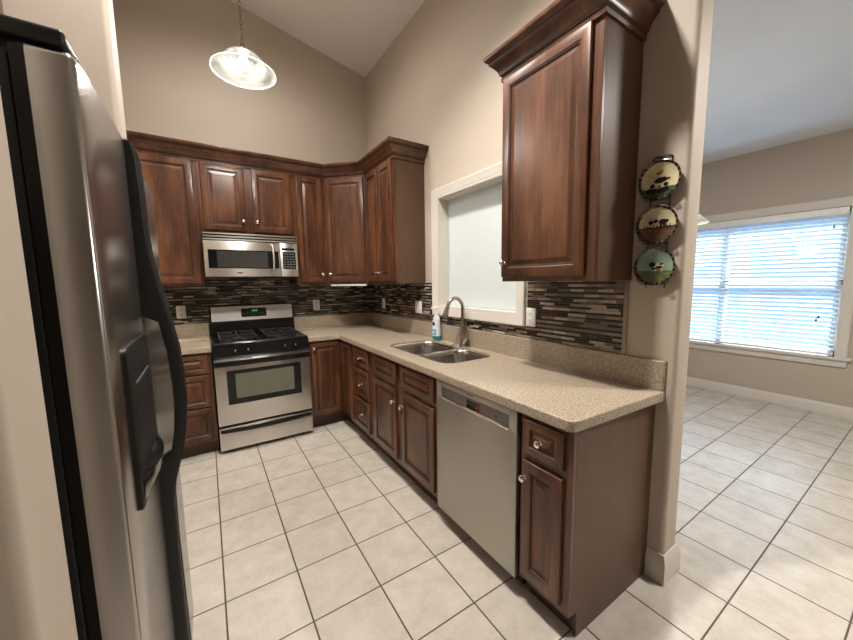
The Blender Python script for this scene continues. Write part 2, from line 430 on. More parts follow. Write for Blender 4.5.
# dining window
w2 = struct(thing('window_2', 'wide dining window behind white blinds', 'window', (0, 0, 0)))
casing('casing', DX, WY0, WY1, WZ0, WZ1, 0.085, 1.0, w2)
mb = MB(); mb.box(DX - 0.05, DX + 0.02, WY0 - 0.115, WY1 + 0.115, WZ0 - 0.025, WZ0, bev=0.004); mb.build('sill', M['trim'], w2)
mb = MB(); mb.box(DX - 0.024, DX, WY0 - 0.09, WY1 + 0.09, WZ0 - 0.095, WZ0 - 0.025, bev=0.003); mb.build('apron', M['trim'], w2)
mb = MB()
for a0, a1, b0, b1 in ((WY0, WY0 + 0.045, WZ0, WZ1), (WY1 - 0.045, WY1, WZ0, WZ1), (WY0, WY1, WZ0, WZ0 + 0.05), (WY0, WY1, WZ1 - 0.05, WZ1),
                       (WY0, WY1, 1.33, 1.375), (-2.33, -2.27, WZ0, WZ1)):
    mb.box(DX + 0.085, DX + 0.125, a0, a1, b0, b1)
mb.build('sash', M['trim'], w2)
mb = MB(); mb.box(DX + 0.102, DX + 0.106, WY0 + 0.04, WY1 - 0.04, WZ0 + 0.045, WZ1 - 0.045)
mb.build('pane', clear_pane('window_glass'), w2)

# ------------------------------------------------------------------ cabinet builders (local: +X to the viewer's right, -Y outward)
R90, R45 = -PI / 2, -PI / 4
def panel(mb, u0, u1, z0, z1, y, th=0.019, fw=0.052, matte=0):
    w = min(u1 - u0, z1 - z0)
    fw = min(fw, w * 0.27)
    s = min(1.0, w / 0.19)
    yo = y - th
    prof = [(0, y, 0), (0, yo + 0.005, 0), (0.003, yo + 0.0015, 0), (0.007, yo, 0), (fw - 0.010 * s, yo, 0), (fw - 0.006 * s, yo + 0.003, 0), (fw - 0.002 * s, yo + 0.0035, 1),
            (fw, yo + 0.009, 1), (fw + 0.007 * s, yo + 0.010, 0), (fw + 0.026 * s, yo + 0.0025, 0), (fw + 0.029 * s, yo + 0.001, 0)]
    rings = [[(u0 + i, yy, z0 + i), (u1 - i, yy, z0 + i), (u1 - i, yy, z1 - i), (u0 + i, yy, z1 - i)] for i, yy, m in prof]
    mis = [prof[k + 1][2] for k in range(len(prof) - 1)] + [0]
    vr = [[mb.bm.verts.new(p) for p in r] for r in rings]
    for k in range(len(vr) - 1):
        for i in range(4):
            j = (i + 1) % 4
            f = mb.bm.faces.new((vr[k][i], vr[k][j], vr[k + 1][j], vr[k + 1][i])); f.material_index = mis[k]
    mb.bm.faces.new(vr[-1]); mb.bm.faces.new(list(reversed(vr[0])))
WG = None
def knob(parent, u, z, y, sc=1.0):
    mb = MB()
    mb.lathe([(0.009 * sc, -0.001), (0.009 * sc, 0.002), (0.0055 * sc, 0.005), (0.005 * sc, 0.012), (0.010 * sc, 0.016), (0.0145 * sc, 0.020), (0.0145 * sc, 0.024), (0.010 * sc, 0.028), (0.003 * sc, 0.0295)], 16, axis='-Y', c=(u, y, z))
    return mb.build('knob', M['nickel'], parent)
def front(parent, name, u0, u1, z0, z1, y, kn=None, fw=0.052, label=None):
    mb = MB(); panel(mb, u0, u1, z0, z1, y, 0.019, fw)
    o = mb.build(name, [M['wood'], M['glaze']], parent, 25)
    if label: o['label'] = label
    if kn: knob(o, kn[0], kn[1], y - 0.019)
    return o
def carcass(parent, w, d, z0, z1, toe=0.0, top=True, mat='veneer', u0=0.0):
    mb = MB(); t = 0.016
    mb.box(u0, u0 + t, -d, -0.0, z0, z1); mb.box(u0 + w - t, u0 + w, -d, 0, z0, z1)
    mb.box(u0 + t, u0 + w - t, -d, 0, z0, z0 + t)
    mb.box(u0 + t, u0 + w - t, -0.012, -0.001, z0 + t, z1)
    if top: mb.box(u0 + t, u0 + w - t, -d, -0.012, z1 - t, z1)
    return mb.build('carcass', M[mat], parent)
def frame(parent, u0, u1, z0, z1, d, th=0.019):
    mb = MB(); mb.box(u0, u1, -d - th, -d, z0, z1, bev=0.0015, seg=1); return mb.build('face_frame', M['wood'], parent)
def toekick(parent, u0, u1, d=0.545, h=0.115):
    mb = MB(); mb.box(u0, u1, -d, -d + 0.016, 0.001, h); return mb.build('toe_kick', M['toe'], parent)

CT = 0.915           # counter top height
BD = 0.592           # base carcass depth, frame front at 0.611, doors at 0.630
BT = 0.872
UD, UB, UT = 0.283, 1.402, 2.485
g = 0.0015

# ---- base cabinets, back run
def base(name, label, loc, rotz, w, toe=True, group='base cabinets under the counter'):
    t = thing(name, label, 'cabinet', loc, rotz, group)
    return t
LX0 = -2.15; RX0, RX1 = -1.689, -0.927
t = base('base_cabinet', 'dark brown three-drawer base cabinet between refrigerator and range', (LX0, -0.002, 0), 0, 0)
w = RX0 - LX0 - 0.004
carcass(t, w, BD, 0.115, BT); frame(t, 0, w, 0.115, BT, BD); toekick(t, 0, w)
for z0, z1 in ((0.70, 0.85), (0.425, 0.685), (0.15, 0.41)):
    front(t, 'drawer', 0.045, w - 0.03, z0, z1, -BD - 0.019, (w * 0.5, (z0 + z1) / 2), 0.045)
# corner base, L shaped with folding corner doors
t = base('base_cabinet', 'corner base cabinet with folding doors right of the range', (RX1 + 0.003, -0.002, 0), 0, 0)
cw = -RX1 - 0.005
mb = MB()
a = RX1 + 0.003
def L(x, y): return (x - a, y + 0.002)
X = -0.592
ring = [L(a, -0.003), L(-0.002, -0.003), L(-0.002, -0.925), L(X, -0.925), L(X, X), L(a, X)]
mb.loft([[(x, y, 0.115) for x, y in ring], [(x, y, BT) for x, y in ring]], cap0=True, cap1=True); mb.build('carcass', M['veneer'], t)
mb = MB(); x1 = X - 0.019
ring = [L(a, X), L(a, x1), L(x1, x1), L(x1, -0.925), L(X, -0.925), L(X, X)]
mb.loft([[(x, y, 0.115) for x, y in ring], [(x, y, BT) for x, y in ring]]); mb.build('face_frame', M['wood'], t)
mb = MB(); ring = [L(a, -0.53), L(a, -0.546), L(-0.546, -0.546), L(-0.546, -0.925), L(-0.53, -0.925), L(-0.53, -0.53)]
mb.loft([[(x, y, 0.001) for x, y in ring], [(x, y, 0.115) for x, y in ring]]); mb.build('toe_kick', M['toe'], t)
dw_ = x1 - a
o = front(t, 'door', 0.022, dw_ - 0.020, 0.15, 0.85, x1 + 0.002, (0.045, 0.80), 0.05)
mb = MB(); panel(mb, 0.0, 0.265, 0.15, 0.85, 0.0, 0.019, 0.05)
o = mb.build('door', [M['wood'], M['glaze']], t, 25); o.location = (x1 - a, -0.632 + 0.002, 0); o.rotation_euler = (0, 0, R90)

# ---- base cabinets, right run: local origin at (0-0.002, ytop)
def rloc(y): return (-0.002, y - 0.0015, 0)
t = base('base_cabinet', 'narrow three-drawer base cabinet between corner doors and sink cabinet', rloc(-0.9272), R90, 0)
w = 0.4112 - 0.003
carcass(t, w, BD, 0.115, BT); frame(t, 0, w, 0.115, BT, BD); toekick(t, 0, w)
for z0, z1, kz in ((0.695, 0.85, 0.775), (0.43, 0.675, 0.548), (0.15, 0.41, 0.28)):
    front(t, 'drawer', 0.058, w - 0.022, z0, z1, -BD - 0.019, (0.24, kz), 0.045)
t = base('base_cabinet', 'wide sink base cabinet with two doors below two false drawer fronts', rloc(-1.3384), R90, 0)
w = 0.970 - 0.003
carcass(t, w, BD, 0.115, BT, top=False); frame(t, 0, w, 0.115, BT, BD); toekick(t, 0, w)
for a0, a1, ku in ((0.075, 0.455, 0.425), (0.535, 0.93, 0.555)):
    front(t, 'false_drawer', a0, a1, 0.705, 0.85, -BD - 0.019, None, 0.045)
for a0, a1, ku in ((0.075, 0.455, 0.433), (0.535, 0.93, 0.557)):
    front(t, 'door', a0, a1, 0.15, 0.672, -BD - 0.019, (ku, 0.575), 0.05)
t = base('base_cabinet', 'narrow end base cabinet right of the dishwasher, one drawer over one door', rloc(-2.921), R90, 0)
w = 0.247 - 0.016
carcass(t, w, BD, 0.115, BT); frame(t, 0, w + 0.016, 0.115, BT, BD); toekick(t, 0, w)
front(t, 'drawer', 0.022, w - 0.018, 0.705, 0.85, -BD - 0.019, (0.112, 0.778), 0.045)
front(t, 'door', 0.022, w - 0.018, 0.15, 0.672, -BD - 0.019, (0.038, 0.60), 0.05)
mb = MB()
ring = [(0.0, 0.001), (0.0, BT), (-BD, BT), (-BD, 0.115), (-0.556, 0.115), (-0.556, 0.001)]
mb.loft([[(w + 0.0005, y, z) for y, z in ring], [(w + 0.016, y, z) for y, z in ring]]); mb.build('end_panel', M['veneer'], t)

# ---- upper cabinets
CROWN = [(0, 2.446), (0.010, 2.446), (0.012, 2.462), (0.007, 2.467), (0.010, 2.473), (0.018, 2.478), (0.019, 2.486), (0.027, 2.502), (0.042, 2.520), (0.056, 2.532), (0.058, 2.538), (0.055, 2.542), (0.066, 2.548), (0.074, 2.554), (0.078, 2.560), (0.078, 2.574), (0, 2.574)]
CDARK = (2, 3, 5, 9, 10)
def upper(label, loc, rotz): return thing('wall_cabinet', label, 'cabinet', loc, rotz, 'upper wall cabinets')
t = upper('tall single-door wall cabinet left of the microwave, partly behind the refrigerator', (-2.17, -0.002, 0), 0)
w = 2.17 - 1.6905
carcass(t, w, UD, UB, UT); frame(t, 0, w, UB, UT, UD); front(t, 'door', 0.03, w - 0.03, UB + 0.022, 2.445, -UD - 0.019, (0.055, UB + 0.09), 0.058)
t = upper('short two-door wall cabinet directly above the microwave', (-1.689, -0.002, 0), 0)
w = 0.762 - 0.001
carcass(t, w, UD, 1.862, UT); frame(t, 0, w, 1.862, UT, UD)
front(t, 'door', 0.022, 0.352, 1.885, 2.445, -UD - 0.019, (0.325, 1.975), 0.055); front(t, 'door', 0.410, w - 0.022, 1.885, 2.445, -UD - 0.019, (0.437, 1.975), 0.055)
t = upper('slim single-door wall cabinet between microwave and corner cabinet', (-0.9265, -0.002, 0), 0)
w = 0.3155
carcass(t, w, UD, UB, UT); frame(t, 0, w, UB, UT, UD); front(t, 'door', 0.035, w - 0.04, UB + 0.022, 2.445, -UD - 0.019, (w - 0.062, UB + 0.10), 0.052)
# diagonal corner
t = upper('diagonal corner wall cabinet with one wide angled door', (0, 0, 0), 0)
mb = MB(); ring = [(-0.003, -0.003), (-0.609, -0.003), (-0.609, -0.290), (-0.290, -0.609), (-0.003, -0.609)]
mb.loft([[(x, y, UB) for x, y in ring], [(x, y, UT) for x, y in ring]]); mb.build('carcass', M['veneer'], t)
dl = 0.319 * math.sqrt(2)
sub = Matrix.Translation((-0.609, -0.290, 0)) @ Matrix.Rotation(R45, 4, 'Z')
mb = MB(); mb.box(0.006, dl - 0.006, -0.016, -0.0005, UB, UT); o = mb.build('face_frame', M['wood'], t); o.matrix_local = sub
mb = MB(); panel(mb, 0.022, dl - 0.022, UB + 0.022, 2.445, -0.016, 0.019, 0.055); d_ = mb.build('door', [M['wood'], M['glaze']], t, 25); d_.matrix_local = sub
knob(d_, 0.05, UB + 0.10, -0.035)
# right wall two-door
t = upper('two-door wall cabinet between corner cabinet and pass-through', (-0.002, -0.6105, 0), R90)
w = 1.225 - 0.611
carcass(t, w, UD, UB, UT); frame(t, 0, w, UB, UT, UD)
front(t, 'door', 0.03, 0.300, UB + 0.022, 2.445, -UD - 0.019, (0.275, UB + 0.10), 0.055); front(t, 'door', 0.318, w - 0.03, UB + 0.022, 2.445, -UD - 0.019, (0.345, UB + 0.10), 0.055)
# crown over the run
f0 = UD + 0.019 + 0.002
k = 0.302
mb = MB()
mb.sweep([(-2.205, -f0 - 0.001), (-0.609 - 0.004, -f0 - 0.001), (-f0 - 0.001, -0.609 - 0.004), (-f0 - 0.001, -1.2255), (-0.001, -1.2255)], CROWN, 0, CDARK)
tag(mb.build('crown_molding', [M['wood'], M['glaze']]), 'long stained crown molding along the tops of the corner wall cabinets', 'molding')
# near cabinet
NY0, NY1, NB, NT_ = -2.491, -3.034, 1.411, 2.485
t = upper('large single-door wall cabinet right of the pass-through, near the wall plates', (-0.002, NY0, 0), R90)
w = NY0 - NY1
carcass(t, w, UD, NB, NT_); frame(t, 0, w, NB, NT_, UD)
front(t, 'door', 0.006, w - 0.045, NB + 0.025, 2.452, -UD - 0.019, (0.034, NB + 0.10), 0.056)
o = [c for c in t.children if c.name.startswith('door')][0]
mb = MB()
yl = [(0.001, 0.0), (0.001, -f0 + 0.001), (w - 0.001, -f0 + 0.001), (w - 0.001, 0.0)]
mb.sweep([(-0.001, 0.0), (-0.001, -f0 + 0.001), (w + 0.001, -f0 + 0.001), (w + 0.001, 0.0)], [(o_, z + 0.004) for o_, z in CROWN], 0, CDARK)
mb.build('crown', [M['wood'], M['glaze']], t)
# cabinet over the refrigerator
t = upper('wall cabinet over the refrigerator at the far left edge', (-2.748, -3.190, 0), PI / 2)
w = 0.975
carcass(t, w, 0.565, 1.86, 2.42); frame(t, 0, w, 1.86, 2.42, 0.565)
front(t, 'door', 0.03, 0.475, 1.89, 2.39, -0.584, (0.44, 1.96)); front(t, 'door', 0.50, w - 0.03, 1.89, 2.39, -0.584, (0.535, 1.96))
# white light strip below the corner cabinet
mb = MB(); mb.box(0.03, dl - 0.03, -0.012, 0.022, UB - 0.022, UB - 0.001, bev=0.003)
o = mb.build('under_cabinet_light', M['white_plastic']); o.matrix_world = sub
tag(o, 'slim white light strip under the diagonal corner cabinet', 'light')

# ------------------------------------------------------------------ countertops and sink
SY0, SY1, SX0, SX1 = -2.235, -1.410, -0.512, -0.088
def slab(mb, outer, holes, z0, z1, r=0.008, wallside=lambda p, q: False):
    top = [outer] + holes
    # rounded nosing on the outer edge built as rings
    def inset(loop, d):
        n = len(loop); out = []
        for i in range(n):
            p0, p1, p2 = Vector(loop[i - 1]), Vector(loop[i]), Vector(loop[(i + 1) % n])
            d1 = (p1 - p0).normalized(); d2 = (p2 - p1).normalized()
            n1 = Vector((-d1.y, d1.x)); n2 = Vector((-d2.y, d2.x)); m = (n1 + n2) / max(0.3, 1 + n1.dot(n2))
            out.append(p1 + m * d)
        return out
    rings = []
    for kk in range(5):
        a = PI / 2 * kk / 4
        lp = inset(outer, r - r * math.sin(a)) if kk < 4 else outer
        rings.append([(p[0], p[1], z1 - r + r * math.cos(a)) for p in lp])
    rings.append([(p[0], p[1], z0) for p in outer])
    mb.loft(rings, cap0=False, cap1=False)
    fill(mb, [[(p[0], p[1]) for p in inset(outer, r)]] + holes, z1)
    fill(mb, [outer] + holes, z0)
    for h in holes: mb.loft([[(p[0], p[1], z1) for p in h], [(p[0], p[1], z0) for p in h]], cap0=False, cap1=False)
    bmesh.ops.remove_doubles(mb.bm, verts=mb.bm.verts[:], dist=0.00005)
CE, CER = -3.180, -3.206; CX = -0.640
hole = rrect(SX0, SX1, SY0, SY1, 0.10, 8)
outer = [(-0.0005, -0.0005), (RX1 + 0.002, -0.0005), (RX1 + 0.002, CX)]
for k in range(5):   # inner corner radius
    a = PI / 2 - PI / 2 * k / 4
    outer.append((CX - 0.03 + 0.03 * math.cos(a), CX - 0.03 + 0.03 * math.sin(a)))
for k in range(6):
    a = PI + PI / 2 * k / 5
    outer.append((CX + 0.028 + 0.028 * math.cos(a), CE + 0.028 + 0.028 * math.sin(a)))
outer += [(-0.0005, CER)]
t = thing('countertop', 'long speckled beige countertop holding the sink, ending at the wall corner', 'countertop', (0, 0, 0))
mb = MB(); slab(mb, outer, [hole], BT + 0.001, CT); mb.build('slab', M['counter'], t)
mb = MB()
mb.box(RX1 + 0.002, -0.0005, -0.020, -0.0008, CT, 1.05, bev=0.003)
mb.build('upstand', M['counter'], t)
mb = MB()
ring = [(-0.0008, -0.021), (-0.020, -0.021), (-0.020, CER + 0.02)]
for k in range(1, 6):
    a = PI + PI / 2 * k / 5; ring.append((0.0 + 0.02 * math.cos(a), CER + 0.02 + 0.02 * math.sin(a)))
ring[-1] = (-0.0008, CER)
mb.loft([[(x, y, CT) for x, y in ring], [(x, y, 1.047) for x, y in ring], [(x * 0.85 - 0.0001, y, 1.05) for x, y in ring]])
mb.build('upstand', M['counter'], t)
t = thing('countertop', 'short speckled beige countertop left of the range', 'countertop', (0, 0, 0))
mb = MB(); slab(mb, [(RX0 - 0.002, -0.0005), (-2.205, -0.0005), (-2.205, CX), (RX0 - 0.002, CX)], [], BT + 0.001, CT); mb.build('slab', M['counter'], t)
mb = MB(); mb.box(-2.205, RX0 - 0.002, -0.020, -0.0008, CT, 1.05, bev=0.003); mb.build('upstand', M['counter'], t)
# pale boards lying on the counters
M['board'] = wood('pale_board', (0.42, 0.34, 0.24), (0.50, 0.41, 0.30), (0.56, 0.47, 0.35), 0.4)
mb = MB(); mb.box(-2.15, RX0 - 0.010, -0.215, -0.028, CT + 0.0005, CT + 0.014, bev=0.002); tag(mb.build('cutting_board', M['board']), 'thin pale board on the counter left of the range', 'board')
mb = MB(); mb.box(RX1 + 0.012, -0.555, -0.125, -0.028, CT + 0.0005, CT + 0.010, bev=0.002); tag(mb.build('cutting_board', M['board']), 'thin pale board on the counter right of the range', 'board')

# sink
t = thing('kitchen_sink', 'undermounted stainless double-bowl sink set in the beige countertop', 'sink', (0, 0, 0))
ym = -1.845
bowls = [(SX0 + 0.004, SX1 - 0.004, ym + 0.013, SY1 - 0.004), (SX0 + 0.004, SX1 - 0.004, SY0 + 0.004, ym - 0.013)]
mb = MB(); zf = 0.903
lps = [rrect(*b_, 0.095, 8) for b_ in bowls]
fill(mb, [rrect(SX0 + 0.0004, SX1 - 0.0004, SY0 + 0.0004, SY1 - 0.0004, 0.0996, 8)] + lps, zf)
mb.build('flange', M['steel_sink'], t)
for b_ in bowls:
    mb = MB(); rings = []
    for ins, zz in ((0, zf), (0.006, zf - 0.006), (0.010, zf - 0.03), (0.016, zf - 0.14), (0.026, zf - 0.165), (0.05, zf - 0.18), (0.14, zf - 0.185)):
        rings.append([(p[0], p[1], zz) for p in rrect(b_[0] + ins, b_[1] - ins, b_[2] + ins, b_[3] - ins, max(0.03, 0.095 - ins * 0.6), 8)])
    mb.loft(rings, cap0=False); bo = mb.build('bowl', M['steel_sink'], t, 50)
    mb = MB(); cx, cy = (b_[0] + b_[1]) / 2, (b_[2] + b_[3]) / 2
    mb.lathe([(0.045, 0.0005), (0.045, 0.003), (0.035, 0.003), (0.03, -0.001), (0.001, -0.001)], 24, c=(cx, cy, zf - 0.1845)); mb.build('drain', M['chrome'], bo)

# faucet
t = thing('kitchen_faucet', 'brushed nickel gooseneck faucet with side lever behind the sink', 'faucet', (-0.056, -1.832, CT))
mb = MB(); mb.lathe([(0.030, 0.0005), (0.030, 0.006), (0.026, 0.012), (0.024, 0.03), (0.0235, 0.10), (0.020, 0.125), (0.0165, 0.14), (0.015, 0.16)], 24); mb.build('body', M['dark_nickel'], t)
pts = [(0, 0, 0.15), (0, 0, 0.22), (0, 0, 0.29)]
for k in range(1, 13):
    a = PI * k / 12 * 0.92; pts.append((-0.068 + 0.068 * math.cos(a), 0.012 * k / 12, 0.29 + 0.085 * math.sin(a)))
mb = MB(); mb.tube(pts, [0.0145] * 3 + [0.0135] * 12, 14); mb.build('spout', M['dark_nickel'], t, 60)
e0 = Vector(pts[-1]); dr = (Vector(pts[-1]) - Vector(pts[-2])).normalized()
mb = MB(); mb.tube([e0 - dr * 0.01, e0 + dr * 0.02, e0 + dr * 0.05, e0 + dr * 0.085, e0 + dr * 0.09], [0.0145, 0.018, 0.021, 0.0235, 0.020], 16); mb.build('spray_head', M['dark_nickel'], t, 50)
mb = MB(); mb.tube([(0, -0.012, 0.035), (-0.002, -0.034, 0.065), (-0.004, -0.050, 0.095), (-0.005, -0.054, 0.125)], [0.020, 0.021, 0.017, 0.008], 14)
mb.tube([(-0.004, -0.050, 0.09), (-0.006, -0.046, 0.15), (-0.004, -0.042, 0.205)], [0.012, 0.0075, 0.0065], 10); mb.build('lever', M['dark_nickel'], t, 60)

# soap bottle
t = thing('soap_bottle', 'clear dish soap pump bottle with blue label by the faucet', 'bottle', (-0.053, -1.470, CT))
t.scale = (1.22, 1.40, 1.14)
M['bottle'] = simple('clear_bottle_plastic', (0.62, 0.68, 0.68), 0.12, var=0.03); M['soap'] = simple('teal_soap', (0.02, 0.22, 0.24), 0.12)
M['lab_blue'] = simple('blue_label', (0.06, 0.38, 0.60), 0.4); M['lab_navy'] = simple('navy_label', (0.03, 0.04, 0.22), 0.4); M['lab_white'] = simple('white_label', (0.78, 0.80, 0.82), 0.4)
def oval(rx, ry, z, n=24): return [(rx * math.cos(2 * PI * i / n), ry * math.sin(2 * PI * i / n), z) for i in range(n)]
mb = MB(); prof = [(0.026, 0.019, 0.0005), (0.032, 0.024, 0.004), (0.033, 0.025, 0.02), (0.033, 0.025, 0.035), (0.032, 0.024, 0.09), (0.030, 0.022, 0.13), (0.030, 0.022, 0.15), (0.024, 0.019, 0.175), (0.013, 0.013, 0.19), (0.012, 0.012, 0.20)]
rg = []
for a_, b_, z_ in prof: rg.append([(y, x, z) for x, y, z in oval(a_, b_, z_)])
mb.loft(rg, mis=[1, 1, 1, 0, 0, 0, 0, 0, 0, 0]); bo = mb.build('bottle', [M['bottle'], M['soap']], t, 50)
mb = MB(); mb.lathe([(0.014, 0.198), (0.014, 0.215), (0.006, 0.217), (0.005, 0.240), (0.011, 0.241), (0.011, 0.252), (0.002, 0.254)], 16); mb.box(-0.042, 0.0, -0.006, 0.006, 0.242, 0.251, bev=0.002); mb.build('pump', M['white_plastic'], t)
mb = MB()
def arcpatch(mb, z0, z1, a0, a1, r, mi, n=8):
    for i in range(n):
        p = a0 + (a1 - a0) * i / n; q = a0 + (a1 - a0) * (i + 1) / n
        mb.face([(r * 0.77 * math.cos(p), r * math.sin(p), z0), (r * 0.77 * math.cos(q), r * math.sin(q), z0), (r * 0.77 * math.cos(q), r * math.sin(q), z1), (r * 0.77 * math.cos(p), r * math.sin(p), z1)], mi)
arcpatch(mb, 0.034, 0.145, PI * 0.62, PI * 1.38, 0.0338, 2); arcpatch(mb, 0.040, 0.082, PI * 0.72, PI * 1.2, 0.0342, 0); arcpatch(mb, 0.112, 0.138, PI * 0.70, PI * 1.12, 0.0342, 1)
arcpatch(mb, 0.05, 0.07, PI * 0.85, PI * 1.08, 0.0345, 2)
mb.build('label', [M['lab_blue'], M['lab_navy'], M['lab_white']], t)

# ------------------------------------------------------------------ dishwasher
t = thing('dishwasher', 'stainless steel dishwasher between sink cabinet and end cabinet', 'dishwasher', (-0.002, -2.3095, 0), R90)
DWW = 0.610
mb = MB(); mb.box(0.006, DWW - 0.006, -0.585, -0.01, 0.10, 0.866); mb.build('tub', M['black_matte'], t)
mb = MB(); mb.box(0.03, DWW - 0.03, -0.545, -0.52, 0.003, 0.10); mb.build('toe_panel', M['toe'], t)
mb = MB()
yf = -0.632; pu0, pu1, pz0, pz1 = 0.050, 0.560, 0.775, 0.858
mb.box(0.003, DWW - 0.004, yf, -0.586, 0.098, pz0, bev=0.004)
mb.box(0.003, pu0, yf, -0.586, pz0 - 0.004, 0.868, bev=0.003); mb.box(pu1, DWW - 0.004, yf, -0.586, pz0 - 0.004, 0.868, bev=0.003)
mb.box(pu0, pu1, yf, -0.586, pz1 - 0.020, 0.868, bev=0.002)
mb.build('door', M['steel_dw'], t)
mb = MB()
mb.face([(pu0, yf + 0.016, pz1 - 0.018), (pu1, yf + 0.016, pz1 - 0.018), (pu1, yf + 0.016, pz0 - 0.002), (pu0, yf + 0.016, pz0 - 0.002)])
cp = mb.build('control_panel', M['grey_panel'], t)
def onp(u, v): return (u, yf + 0.016 - 0.0008, pz1 - 0.018 - (pz1 - pz0 - 0.016) * v)   # v 0 top .. 1 bottom
def quad(name, u0, u1, v0, v1, mat, parent):
    mb = MB(); mb.face([onp(u0, v0), onp(u1, v0), onp(u1, v1), onp(u0, v1)]); return mb.build(name, mat, parent)
quad('display', 0.252, 0.355, 0.34, 0.92, M['black_glass'], cp)
M['red_led'] = emit('red_digit', (0.4, 0.02, 0.03), 0.18)
mb = MB()
for u0, u1, v0, v1 in ((0.366, 0.369, 0.42, 0.85), (0.377, 0.380, 0.42, 0.85), (0.366, 0.380, 0.42, 0.48), (0.366, 0.380, 0.61, 0.67), (0.366, 0.380, 0.80, 0.85), (0.352, 0.355, 0.42, 0.85)):
    a0, a1, a2, a3 = onp(u0 - 0.02, v0), onp(u1 - 0.02, v0), onp(u1 - 0.02, v1), onp(u0 - 0.02, v1)
    mb.face([(p[0], p[1] - 0.0006, p[2]) for p in (a0, a1, a2, a3)])
mb.build('digits', M['red_led'], cp)
quad('indicator', 0.425, 0.436, 0.52, 0.72, M['red_led'], cp)
for u in (0.12, 0.46): quad('button', u, u + 0.014, 0.55, 0.78, M['slot'], cp)
mb = MB(); mb.box(pu0, pu1, yf - 0.003, yf + 0.016, pz0 - 0.006, pz0 + 0.008, bev=0.003); mb.build('handle_lip', M['chrome'], t)
def text(body, size, name, mat, parent, loc, rot=(PI / 2, 0, 0), ext=0.0003):
    c = bpy.data.curves.new(name, 'FONT'); c.body = body; c.size = size; c.extrude = ext; c.align_x = 'CENTER'; c.align_y = 'CENTER'
    tmp = bpy.data.objects.new(name, c); COL.objects.link(tmp); bpy.context.view_layer.update()
    me = bpy.data.meshes.new_from_object(tmp.evaluated_get(bpy.context.evaluated_depsgraph_get())); bpy.data.objects.remove(tmp)
    o = bpy.data.objects.new(name, me); COL.objects.link(o); me.materials.clear(); me.materials.append(mat)
    o.parent = parent; o.location = loc; o.rotation_euler = rot; return o
text('BOSCH', 0.015, 'brand_text', M['slot'], t, (0.300, yf - 0.0006, 0.853))

# ------------------------------------------------------------------ range
t = thing('gas_range', 'stainless steel and black gas range against the back wall', 'range', (RX0 + 0.003, -0.008, 0), 0)
RW = 0.756
mb = MB(); mb.box(0.004, RW - 0.004, -0.62, -0.015, 0.03, 0.905); mb.build('body', M['black_matte'], t)
for u in (0.04, RW - 0.04):
    for y in (-0.58, -0.06):
        mb = MB(); mb.lathe([(0.018, 0.0005), (0.018, 0.012), (0.010, 0.014), (0.010, 0.03)], 12, c=(u, y, 0)); mb.build('foot', M['black_matte'], t)
# cooktop with shallow well
mb = MB()
rings = [[(x, y, z) for x, y in rrect(i, RW - i, -0.655 + i, -0.075 - i * 0.3, 0.02, 4)] for i, z in ((0, 0.905), (0, 0.925), (0.008, 0.936), (0.022, 0.936), (0.034, 0.926), (0.05, 0.924))]
mb.loft(rings); mb.build('cooktop', M['black'], t)
# control fascia
mb = MB(); prof = [(-0.62, 0.81), (-0.655, 0.81), (-0.662, 0.82), (-0.655, 0.905), (-0.62, 0.905)]
mb.loft([[(x, y, z) for y, z in prof] for x in (0.001, RW - 0.001)]); fa = mb.build('control_fascia', M['black'], t)
for u in (0.16, 0.255, 0.545, 0.635):
    mb = MB(); mb.lathe([(0.021, -0.001), (0.021, 0.010), (0.018, 0.020), (0.001, 0.021)], 20, axis='-Y', c=(u, -0.659, 0.865)); mb.box(u - 0.003, u + 0.003, -0.686, -0.676, 0.847, 0.883, bev=0.001)
    kb = mb.build('knob', M['black'], fa)
    mb = MB(); mb.box(u - 0.0015, u + 0.0015, -0.6868, -0.6858, 0.866, 0.882); mb.build('pointer', M['white_plastic'], kb)
# burners and grates
for u, y, r in ((0.19, -0.50, 0.052), (0.19, -0.24, 0.042), (0.57, -0.50, 0.046), (0.57, -0.24, 0.052)):
    mb = MB(); mb.lathe([(r + 0.02, 0.0), (r + 0.016, 0.006), (r, 0.010), (r, 0.020), (r - 0.006, 0.024), (0.001, 0.025)], 24, c=(u, y, 0.9245)); bu = mb.build('burner', M['cast'], t)
    mb = MB(); mb.lathe([(r - 0.004, 0.0245), (r - 0.006, 0.031), (0.001, 0.032)], 24, c=(u, y, 0.9245)); mb.build('cap', M['black'], bu)
for u0, u1 in ((0.055, 0.345), (0.41, 0.70)):
    mb = MB(); zt0, zt1 = 0.955, 0.967
    uc = (u0 + u1) / 2
    for y in (-0.625, -0.37, -0.115): mb.box(u0, u1, y - 0.006, y + 0.006, zt0, zt1, bev=0.002)
    for u in (u0 + 0.006, u1 - 0.006): mb.box(u - 0.006, u + 0.006, -0.631, -0.109, zt0, zt1, bev=0.002)
    for yc in (-0.50, -0.24):
        mb.box(u0, uc - 0.03, yc - 0.005, yc + 0.005, zt0, zt1 + 0.006, bev=0.002); mb.box(uc + 0.03, u1, yc - 0.005, yc + 0.005, zt0, zt1 + 0.006, bev=0.002)
        mb.box(uc - 0.005, uc + 0.005, yc + 0.03, yc + 0.12, zt0, zt1 + 0.006, bev=0.002); mb.box(uc - 0.005, uc + 0.005, yc - 0.12, yc - 0.03, zt0, zt1 + 0.006, bev=0.002)
    for u in (u0 + 0.006, u1 - 0.006):
        for y in (-0.625, -0.37, -0.115): mb.box(u - 0.006, u + 0.006, y - 0.006, y + 0.006, 0.9255, zt0)
    mb.build('grate', M['cast'], t)
